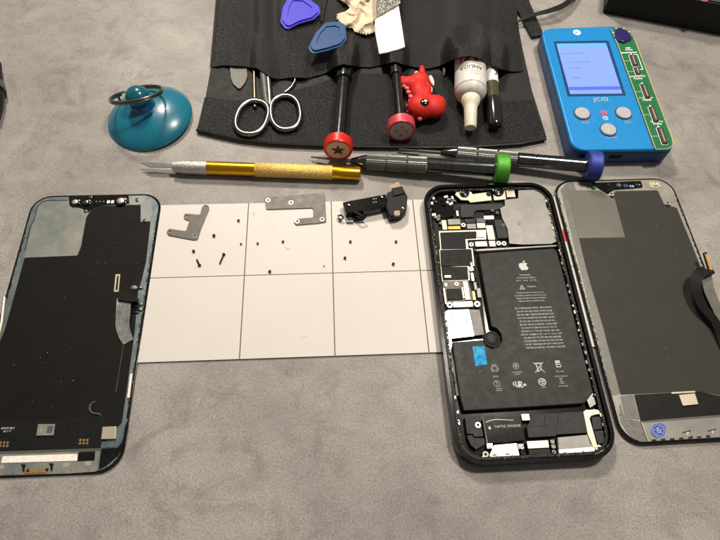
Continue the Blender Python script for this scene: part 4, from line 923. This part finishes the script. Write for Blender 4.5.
ms = body.modifiers.new("smooth", 'SMOOTH'); ms.iterations = 14; ms.factor = .6
for x, y, r in ((401.4, 83, 1.7), (404.4, 86.6, 1.6), (407, 88.8, 1.6), (408.4, 92.6, 1.7), (410.6, 97, 1.8), (410.2, 101.4, 1.7), (408.4, 106, 1.8), (409.6, 111.4, 1.7), (413.6, 115.6, 1.7), (419.6, 118.8, 1.7)):
    c = W(x, y, ZB+6); MB().ball((c.x, c.y, ZB+6), (r, r*.9, r), 2).done("spine", "pink_rubber", T)
for x, y, a, b_, yw in ((431.6, 80.6, 1.5, 5.0, .25), (430.4, 90.6, 1.5, 3.6, -.1), (416.4, 73.8, 1.6, 1.6, 0)):
    c = W(x, y, ZB+5.4); MB().ball((c.x, c.y, ZB+5.4), (a, b_, 1.8), 2, Matrix.Rotation(yw, 4, 'Z')).done("white_belly_plate", "white_rubber", T)
c = W(424.6, 101.4, ZB+14.4); e = MB().ball((c.x, c.y, ZB+13.8), (3.0, 3.0, 1.2), 3).done("eye", "gloss_black", T)
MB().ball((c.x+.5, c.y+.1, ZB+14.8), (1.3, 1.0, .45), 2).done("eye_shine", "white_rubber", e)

# glue bottle
A, B_ = W(470, 57, ZB+10.0), W(470.6, 98, ZB+10.0)
T = thing("glue_bottle", "milky white glue bottle with printed label and cream nozzle cap, upside down in the pouch", "glue bottle", (B_.x, B_.y, ZB))
L_ = (B_-A).length; r = 10.4
b0 = MB().lathe(A, B_, [(0, r), (L_-7, r), (L_-5.5, r*.985), (L_-2.6, r*.9), (L_-.6, r*.76), (L_+.4, r*.60)], 56).done("bottle", "bottle", T)
MB().lathe(A, B_, [(L_-6.3, r+.15), (L_-5.7, r+.25), (L_-5.3, r+.05)], 56).done("shoulder_ring", "bottle", T)
E_ = W(470.4, 128, ZB+6.0); E0 = A+(B_-A).normalized()*(L_-.5)
L2 = (E_-E0).length
MB().lathe(E0, E_, [(0, 5.9), (1.4, 6.3), (5, 5.6), (7, 4.6), (9, 4.25), (L2-.8, 3.9), (L2, 3.5), (L2, 2.4), (L2-.5, 2.2)], 36).done("nozzle_cap", "nozzle", T)
for s, size, t, ang, mat, bold in (("ANLIDA", 4.3, L_-17.6, .15, "ink_dark", .06), ("instant super glue", 1.3, L_-13.8, .05, "ink_dim", 0), ("Net wt. 20 g", 1.3, L_-11.4, .0, "ink_dim", 0)):
    me = text_mesh(s, size, 0, (0, 0), 0, thick=.05, bold=bold)
    ax = (B_-A).normalized(); u = ax.cross(Vector((0, 0, 1))).normalized(); v = u.cross(ax).normalized()
    for w in me.vertices:
        x, y, z = w.co; a = ang+x/r          # rotated half a turn: text up points along +axis (to the nozzle)
        w.co = A+ax*(t+y)+u*((r+.02+z)*math.sin(a))+v*((r+.02+z)*math.cos(a))
    link("printed_text", me, mat, b0, smooth=False)
def patch(t0, t1, a0, a1, mat, nm, lift=.02, n=14):
    ax = (B_-A).normalized(); u = ax.cross(Vector((0, 0, 1))).normalized(); v = u.cross(ax).normalized(); mb = MB(); rows = []
    for i in range(n+1):
        a = a0+(a1-a0)*i/n; rows.append([mb.bm.verts.new(A+ax*t+u*(q*math.sin(a))+v*(q*math.cos(a))) for t, q in ((t0, r+lift), (t1, r+lift), (t1, r+lift+.06), (t0, r+lift+.06))])
    for a, b in zip(rows, rows[1:]):
        for k in range(4): mb.face([a[k], a[(k+1) % 4], b[(k+1) % 4], b[k]])
    mb.face(rows[0]); mb.face(list(reversed(rows[-1])))
    return mb.done(nm, mat, b0)
patch(L_-36, L_-21.6, -.75, .85, "label_white", "label_patch", .01)
for a0 in (-.30, .28):
    patch(L_-25.6, L_-23.2, a0-.02, a0+.26, "red_cap", "red_mark", .09, 4); patch(L_-27.6, L_-25.5, a0-.02, a0+.10, "red_cap", "red_mark", .09, 3)
patch(L_-31, L_-30, -.6, .6, "red_cap", "red_mark", .09); patch(L_-30, L_-22.6, .78, .86, "red_cap", "red_mark", .09, 3); patch(L_-38, L_-31.5, .0, .09, "red_cap", "red_mark", .09, 3)
# vial
A2, B2 = W(490, 61, ZB+4.8), W(495, 126, ZB+4.8); L3_ = (B2-A2).length
T = thing("small_vial", "small dark brown vial with a white cap, right of the glue bottle", "vial", (B2.x, B2.y, ZB))
MB().lathe(A2, B2, [(0, 4.5), (L3_-37, 4.6), (L3_-36.6, 4.4)], 32).done("white_cap", "label_white", T)
MB().lathe(A2, B2, [(L3_-36.6, 4.5), (L3_-23, 4.5)], 32).done("vial_glass", "vial", T)
MB().lathe(A2, B2, [(L3_-23, 4.55), (L3_-1.6, 4.6), (L3_+.2, 4.0), (L3_+.8, 2.6)], 32).done("dark_end", "vial_dark", T)
c = W(493.6, 70.6, ZB+9.6); MB().tube([(c.x+2.3*math.cos(a/10), c.y+3*math.sin(a/10), ZB+9.2-.9*abs(math.cos(a/10))**2) for a in range(-12, 26)], .5, 6).done("dark_mark", "ink_dark", T)

# opening picks and bits lying on the pocket
def pick(label, px, mat, z, cat="opening pick"):
    cxp = sum(p[0] for p in px)/len(px); cyp = sum(p[1] for p in px)/len(px)
    T = thing("opening_pick", label, cat, (*W(cxp, cyp, 0).to_2d(), z), "plastic opening picks on the pouch")
    P = rounded(PL(px, z+3), 3.5, 5); c = sum(P, Vector((0, 0)))/len(P)
    s = lambda f: [c+(p-c)*f for p in P]
    mb = MB(); mb.prism(s(1), z+.4, z+1.6); o = mb.done("blade", mat, T, bev=.5)
    MB().prism(s(.88), z+1.5, z+2.7, [s(.62)]).done("grip_rim", mat, T, bev=.5)
    MB().prism(s(.64), z+1.5, z+2.0).done("grip_centre", mat, T)
    return T
pick("violet blue plastic opening pick at the top edge of the picture", [(279.6, 20), (282, 6), (289, -7), (305, -6), (319, 4), (320.6, 11), (314, 17.4), (299, 21.6), (285.6, 28.6)], "violet", restz([(282, 6), (305, -6), (319, 4), (299, 21.6), (285.6, 28.6)])-.3)
p = pick("dark teal blue plastic opening pick below the violet one", [(325, 20.6), (339, 19.4), (345.6, 23), (347, 38), (342, 44), (328, 48.6), (311, 52.6), (307.6, 46), (315, 31)], "blue_pick", restz([(325, 20.6), (339, 19.4), (347, 38), (342, 44), (328, 48.6), (311, 52.6)])-.3)
T = thing("twisted_needle", "thin twisted steel needle between the two blue picks", "needle", (*W(324, 10, 0).to_2d(), PT+3))
MB().tube([W(328.6-.32*k, -14+1.6*k, tools_z(326, 10)+1.2) for k in range(23)], [1.0 if k % 2 else .75 for k in range(23)], 8).done("shaft", "steel", T)
# crumpled cloth
T = thing("cleaning_cloth", "crumpled cream chamois cloth with pinked edges on the pouch", "cloth", (*W(358, 15, 0).to_2d(), PT+3))
mb = MB(); outl = [(334, -12), (337, -2), (346, 3.6), (350, 8.6), (345, 13), (337.6, 14.6), (337, 19), (341, 23.6), (345.4, 27.4), (352.6, 28.6), (354.6, 32), (360, 33.4), (366, 35), (372, 33.6), (376.6, 31.6), (377.6, 18), (379, 0), (379, -20), (352, -24)]
cpx = (360, 8); NR = 26; rings = []
dense = []
for i in range(len(outl)):
    a, b_ = outl[i], outl[(i+1) % len(outl)]
    for k in range(8): f = k/8; dense.append((a[0]+(b_[0]-a[0])*f, a[1]+(b_[1]-a[1])*f))
top = []
for j in range(NR+1):
    f = j/NR; row = []
    for i, (x, y) in enumerate(dense):
        w = 1+(.02 if i % 4 < 2 else -.02)*(f > .9)
        X = cpx[0]+(x-cpx[0])*f*w; Y = cpx[1]+(y-cpx[1])*f*w
        q = Vector((X*.055+Y*.03, Y*.045, 3)); fold = 1-abs(noise.noise(q)*2.4); fold2 = 1-abs(noise.noise(Vector((X*.10-Y*.05, Y*.08, 9)))*2)
        z = tools_z(X, Y)+1.2+(3.6*max(0, fold)**1.6+1.5*max(0, fold2)**1.4)*(1-f**5*.8)
        row.append(mb.bm.verts.new(W(X, Y, z)))
    top.append(row)
n = len(dense)
for a, b_ in zip(top, top[1:]):
    for i in range(n): mb.face([a[i], a[(i+1) % n], b_[(i+1) % n], b_[i]])
bmesh.ops.remove_doubles(mb.bm, verts=mb.bm.verts[:], dist=.01)
o = mb.done("cloth_sheet", "cloth", T); md = o.modifiers.new("thick", 'SOLIDIFY'); md.thickness = -.0006
T = thing("paper_card", "folded white paper card below the foil bag on the pouch", "card", (*W(390, 30, 0).to_2d(), PT+3))
zc = restz([(377, 18), (400, 14), (405, 46.6), (384.6, 52.8), (395, 48)])+.5
slab("card", [(376.6, 17), (398, 1), (400, 14), (405, 46.6), (399, 49), (384.6, 52.8), (381, 40)], zc, zc+1.0, "paper", T, r=.3, bev=.1)
slab("folded_layer", [(375, 20), (377.4, 17), (384, 52.8), (379.2, 53.6), (375.4, 33.6)], zc-.5, zc+.4, "paper", T, r=.2, bev=.1)
T = thing("foil_bag", "crinkled silver foil packet beside the cream cloth at the top edge", "foil packet", (*W(387, 5, 0).to_2d(), PT+3))
mb = MB(); g = []
for j in range(15):
    row = []
    for i in range(19):
        x = 376.6+i*(24/18)-j*.05; y = 17.5-i*.75-j*2.6; z = zc+1.5+1.6*abs(noise.noise(Vector((x*.35, y*.35, 2))))
        row.append(mb.bm.verts.new(W(x, y, z)))
    g.append(row)
for j in range(14):
    for i in range(18): mb.face([g[j][i], g[j][i+1], g[j+1][i+1], g[j+1][i]])
o = mb.done("foil", "foil", T); md = o.modifiers.new("thick", 'SOLIDIFY'); md.thickness = -.0004

# ------------------------------------------------------------------ hobby knife and precision drivers on the desk
def W3(p, z): return W(p[0], p[1], z)
A, B_ = W(173, 166.6, 4.6), W(361, 173.6, 4.6); L_ = (B_-A).length; ax = (B_-A).normalized()
T = thing("hobby_knife", "gold handled hobby knife with a pointed steel blade lying across the desk", "hobby knife", (A.x, A.y, 0))
MB().lathe(A, B_, [(0, 2.0), (.4, 3.4), (2, 3.6), (3.6, 3.7), (6, 4.1), (21, 4.3)]+[(21.2, 4.0)], 40).done("collar", "silver_knurl", T)
MB().lathe(A, B_, [(21.2, 4.1), (50, 4.1)], 40).done("smooth_barrel", "gold_tube", T)
kn = [(50, 4.2)]
MB().lathe(A, B_, [(50, 4.2), (50.2, 4.35), (97, 4.35), (97.2, 4.2)], 80, groove=.03, gn=1).done("knurled_grip", "gold_knurl", T)
MB().lathe(A, B_, [(97.2, 4.15), (L_-1.2, 4.15), (L_-.4, 3.8), (L_, 3.0), (L_, .5)], 40).done("end_barrel", "gold_tube", T)
bl = [W(139.6, 162.6, 4.8), W(150, 162.4, 4.8), W(173.6, 164.0, 4.8), W(173.6, 167.6, 4.8), W(150, 167.2, 4.8)]
mb = MB(); mb.prism([p.to_2d() for p in bl], 4.4, 4.9); mb.done("blade", "dark_steel", T, bev=.1)

def precision(label, tip, neck, g0, g1, end, capc, mcap, rg=5.3, rs=4.6, rc=9.2):
    zt = 2.2; ze = rc+.1
    E_ = W(end[0], end[1], ze); N_ = W(neck[0], neck[1], 4.2)
    def lerp_z(p):
        f = (p[0]-neck[0])/(end[0]-neck[0]); return 4.2+(ze-4.2)*f
    A = N_; B = E_; ax = (B-A).normalized(); L_ = (B-A).length
    pos = lambda p: (W(p[0], p[1], lerp_z(p))-A).dot(ax)
    T = thing("precision_screwdriver", label, "screwdriver", (E_.x, E_.y, 0), "precision screwdrivers lying on the desk")
    tp = W(tip[0], tip[1], 2.6)
    MB().tube([tp, A+ax*1], [.6, 1.15], 12).done("bit", "dark_steel", T)
    MB().lathe(A, B, [(0, 1.5), (1, 2.0), (pos(g0)-1.2, rg*.78), (pos(g0), rg*.82)], 32).done("nose_cone", "handle_black", T)
    a, b = pos(g0), pos(g1); third = (b-a)/3; prof = []
    for k in range(3):
        s = a+k*third; prof += [(s+.1, rg*.86), (s+.7, rg)]
        nn = 10
        for q in range(nn): t = s+.9+(third-1.6)*q/(nn-1); prof += [(t, rg*1.0), (t+.16*(third/nn), rg*.95)]
        prof += [(s+third-.4, rg*.86)]
    MB().lathe(A, B, prof, 56, groove=.05, gn=1).done("knurled_grip", "knurl", T)
    m = b+(L_-b)*.24; m2 = b+(L_-b)*.34
    MB().lathe(A, B, [(b, rs*.9), (b+.4, rs), (m, rs), (m+.2, rs*.93), (m+1, rs*.93), (m+1.2, rs), (m2, rs), (m2+.2, rs*.94), (m2+.9, rs*.94), (m2+1.1, rs), (L_+1, rs)], 48).done("shaft", "handle_black", T)
    o = MB().lathe(A, B, [(L_-1, rs*1.05), (L_-.6, rc*.94), (L_, rc)]+[(L_+.4+i*.8, rc*(1 if i % 2 else .98)) for i in range(9)]+[(L_+7.4, rc*.95), (L_+7.6, rc*.85), (L_+7.1, rc*.8)], 64, groove=.02, gn=1).done("rotating_cap", mcap, T)
precision("black precision screwdriver with a knurled grip and green end cap", (311, 156.8), (350.6, 161), (366, 161), (427, 166), (495.6, 168.8), None, "green_cap")
precision("black precision screwdriver with a blue end cap beside the blue tester", (399, 149.4), (440.6, 152.6), (456, 152.4), (517.4, 157), (587, 165.6), None, "blue_cap", rg=5.0, rs=4.3)

# ------------------------------------------------------------------ blue programmer
DZ = 13.0
ctop = [(540.6, 28.6), (626.6, 25.4), (674.6, 149.2), (573.4, 150.4)]
C4 = PL(ctop, DZ)
DA = math.atan2((C4[1]-C4[0]).y, (C4[1]-C4[0]).x)
T = DV = thing("phone_programmer", "bright blue handheld tester with a lit screen, three grey buttons and green socket strip", "tester", (*(sum(C4, Vector((0, 0)))/4), 0))
P = rounded(C4, [9, 12, 5, 9], 9)
MB().prism(rounded(C4, [9, 12, 5, 9], 9), .3, DZ).done("case", ["device"], T, bev=.8)
cc = sum(P, Vector((0, 0)))/len(P)
MB().prism([cc+(p-cc)*1.008 for p in P], 1.2, DZ-2.2).done("side_band", "device_side", T, bev=.5)
def dv(name, px, z, mat, parent=None, r=.4, h=.5, bev=.0, **k): return slab(name, px, z-h, z, mat, parent or DV, r=r, bev=bev, **k)
sc = dv("screen", [(553.6, 41.4), (608.4, 40.4), (626, 95.6), (567.6, 96.4)], DZ+.08, "screen_bezel", r=1.2)
lit = dv("display", [(556.4, 43.6), (606, 43), (622.4, 93.4), (570.2, 94)], DZ+.14, "screen", sc, r=.3)
dv("header_bar", [(556.5, 43.7), (606, 43.1), (607.4, 47.6), (557.7, 48.4)], DZ+.17, "screen_head", lit, r=0)
dv("footer_bar", [(568.5, 86.9), (620.2, 86.2), (621.2, 89.5), (569.3, 90.1)], DZ+.17, "screen_bar", lit, r=0)
for s, p in (("Boot Plate Battery", (573.5, 53.4)), ("True Tone Screen", (577.6, 62)), ("Vibrator", (574.8, 68.2)), ("Setting", (575.8, 77.4))):
    text("screen_text", s, 2.3, p, DZ+.16, DA, "screen_text", lit)
text("brand_lettering", "JCID", 4.6, (601, 99.4), DZ+.02, DA, "ink", DV, spacing=1.15)
strokes("round_logo", W(577, 32.4, DZ), DA, [arc(2.3, n=22), [(-1.2, .9), (.4, .9), (.4, -1), (-.6, -1.2)], [(1.5, .6), (.9, .9), (.9, -.8), (1.5, -.7)], arc(1.7, 40, 200, n=10)], .8, DZ+.01, "ink_white", DV)
for x, y in ((582.4, 113), (623.8, 112.6), (608.6, 129.2)):
    c = W(x, y, DZ+.8); MB().prism(circle(c, 5.5, 36), DZ-.1, DZ+.18, [circle(c, 5.0, 36)]).done("button_ring", "device_side", DV)
    MB().lathe((c.x, c.y, DZ-.2), (c.x, c.y, 99), [(0, 4.9), (.9, 4.9), (1.4, 4.5), (1.45, 3)], 36).done("button", "button", DV)
c = W(603.6, 112.6, DZ); MB().prism(circle(c, 2.1, 20, 1.6), DZ-.1, DZ+.2).done("indicator_light", "led", DV)
strokes("small_logo", W(605.4, 118, DZ), DA, [arc(1.5, n=16), [(-.6, .5), (.5, .5), (.2, -.7)]], .55, DZ+.01, "ink", DV)
for s, p in (("电源\nPower", (585.6, 121.4)), ("确认\nEnter", (627.6, 121))): text("button_caption", s, 2.0, p, DZ+.01, DA, "ink_dim", DV, line=1.0)
text("button_caption", "Function", 2.0, (612, 137.4), DZ+.01, DA, "ink_dim", DV)
pcb = dv("socket_board", [(610.5, 27.6), (621, 27.2), (628.6, 30.4), (633.6, 38), (671.6, 138.6), (673.4, 145), (668, 148.6), (655.4, 149.4), (617, 44)], DZ+.9, "pcb", r=1, h=.8, bev=.15)
MB().tube([(*p, DZ+.95) for p in PL([(611, 29), (617.4, 44), (655.6, 149.2)], DZ+.9)], .32, 6).done("board_edge", "pcb_edge", pcb)
MB().tube([(*p, DZ+.9) for p in PL([(656, 149.4), (668, 148.9), (673.2, 145.2), (672.2, 139), (634.2, 38)], DZ+.9)], .3, 6).done("board_edge", "pcb_edge", pcb)
blob = dv("blue_lacquered_chip", [(616, 28.6), (621.6, 27.6), (628.6, 32), (632, 38.4), (624, 42), (619, 40), (615, 36)], DZ+2.4, "pcb_blue", pcb, r=1, h=1.6, bev=.5)
for x, y in ((616.4, 28.2), (624, 28.4), (629.4, 31.6), (613.4, 32.4)):
    c = W(x, y, DZ+1.4); MB().ball((c.x, c.y, DZ+1.1), (1.1, .9, .7), 1).done("solder_joint", "gold_shield", pcb)
DAC = DA+R(2)
for x, y, s_ in ((634.2, 59.4, .9), (638, 70, .55), (646, 90.2, 1.1), (654.4, 113.4, 1.1), (663, 134.8, 1.15)):
    c = W(x, y, DZ+2.2)
    def loc(a, b_): cs, sn = math.cos(DA-.06), math.sin(DA-.06); return (c.x+cs*a-sn*b_, c.y+sn*a+cs*b_)
    w_, l_ = 1.6, 5.6*s_
    MB().prism(rounded([loc(-w_-.5, -l_-.6), loc(w_+.5, -l_-.6), loc(w_+.5, l_+.6), loc(-w_-.5, l_+.6)], .6, 3), DZ+.85, DZ+.95, [[loc(-w_-.2, -l_-.3), loc(w_+.2, -l_-.3), loc(w_+.2, l_+.3), loc(-w_-.2, l_+.3)]]).done("socket_outline", "ink_white", pcb)
    so = MB().prism([loc(-w_, -l_), loc(w_, -l_), loc(w_, l_), loc(-w_, l_)], DZ+.8, DZ+2.0).done("socket", "connector", pcb, bev=.2)
    MB().prism([loc(-w_*.3, -l_*.8), loc(w_*.3, -l_*.8), loc(w_*.3, l_*.8), loc(-w_*.3, l_*.8)], DZ+1.9, DZ+2.08).done("contact_row", "tan", so)
    MB().prism([loc(-.9, l_+1.0), loc(.9, l_+1.0), loc(0, l_+2.4)], DZ+.85, DZ+.95).done("arrow_mark", "ink_white", pcb)
    MB().prism([loc(-7, -.15), loc(-w_-.8, -.15), loc(-w_-.8, .15), loc(-7, .15)], DZ+.85, DZ+.94).done("printed_line", "ink", pcb)
for s, p in (("8/8P\n7/7P/8", (628.6, 49)), ("X/XS/XSMAX\nDisplay", (637.6, 77.4)), ("11 Pro/Max\nDisplay", (646.4, 98.8)), ("12 / 12Pro\nDisplay", (657, 122.6))):
    text("board_lettering", s, 2.0, p, DZ+.92, DA, "ink_white", pcb, line=.95, bold=.03)
strokes("white_bracket", W(638, 62, DZ+.9), DA-.06, [[(-1, 7.4), (1.5, 7.4), (1.5, -7), (-.6, -7)]], .5, DZ+.905, "ink_white", pcb)
dv("white_rule", [(620.6, 52.4), (636.8, 51.8), (637, 52.6), (620.9, 53.2)], DZ+.95, "ink_white", pcb, r=0, h=.1)
# port on the front edge
fe = (C4[3]+C4[2])/2; dd = (C4[2]-C4[3]).normalized(); nn = Vector((dd.y, -dd.x))
q = fe - dd*3; mb = MB(); mb.prism([q-dd*4+nn*.9, q+dd*4+nn*.9, q+dd*4-nn*.5, q-dd*4-nn*.5], 5.4, 8.2); mb.done("usb_port", "matte_black", DV, bev=.4)

# ------------------------------------------------------------------ black box and dark handle at the borders
g0, g1 = W(602.4, 12.8, 0).to_2d(), W(722, 35.8, 0).to_2d(); dd = (g1-g0).normalized(); nn = Vector((-dd.y, dd.x))
T = thing("black_box", "flat black box with a charcoal lid in the upper right corner", "box", (*g0, 0))
BH = 24
pts = [g0, g0+dd*170, g0+dd*170+nn*110, g0+nn*110]
MB().prism(pts, .2, BH-1).done("box_body", "box", T, bev=.6)
MB().prism([g0+dd*1.2+nn*1.2, g0+dd*168.8+nn*1.2, g0+dd*168.8+nn*108.8, g0+dd*1.2+nn*108.8], BH-1, BH+.1).done("lid", "box_top", T, bev=.5)
c = W(704.5, .2, BH); MB().prism(circle(c, 2.8, 24, 1.8, .2), BH+.05, BH+.16).done("pink_logo", "pinkmark", T)
A, B_ = W(-24, 60, 6), W(-2, 106, 6)
T = thing("dark_handle", "dark tool handle with a grey collar at the left edge of the picture", "tool handle", (A.x, A.y, 0))
A = W(-10.5, 62, 7); B_ = W(-10, 118, 7); L_ = (B_-A).length
MB().lathe(A, B_, [(0, 4), (2, 7), (L_*.34, 7.3), (L_*.42, 6.4)], 32).done("grip", "satin_black", T)
MB().lathe(A, B_, [(L_*.42, 8.6), (L_*.52, 9.4), (L_*.56, 9.2)], 32).done("collar", "dark_steel", T)
MB().lathe(A, B_, [(L_*.56, 8.2), (L_*.7, 8.0), (L_*.95, 5.6), (L_, 3)], 32).done("tail", "satin_black", T)

# ------------------------------------------------------------------ light
def lamp(name, loc, power, size, col):
    l = bpy.data.lights.new(name, 'AREA'); l.shape = 'DISK'; l.size = size*MM; l.energy = power; l.color = col
    o = bpy.data.objects.new(name, l); COL.objects.link(o); o.location = Vector(loc)*MM
    d = Vector((0, 180, 0))-Vector(loc); o.rotation_euler = d.to_track_quat('-Z', 'Y').to_euler(); return o
lamp("ceiling_bulb", (320, 450, 980), 8.6, 140, (1, .905, .79))
lamp("ceiling_bulb", (-220, 860, 800), 9.6, 140, (1, .895, .77))
wd = bpy.data.worlds.new("World"); scene.world = wd; wd.use_nodes = True
bg = wd.node_tree.nodes["Background"]; bg.inputs[0].default_value = (1.0, .92, .83, 1); bg.inputs[1].default_value = .17
scene.view_settings.view_transform = 'Standard'; scene.view_settings.look = 'None'; scene.view_settings.exposure = 0; scene.view_settings.gamma = 1
scene.render.resolution_x = 1024; scene.render.resolution_y = 768
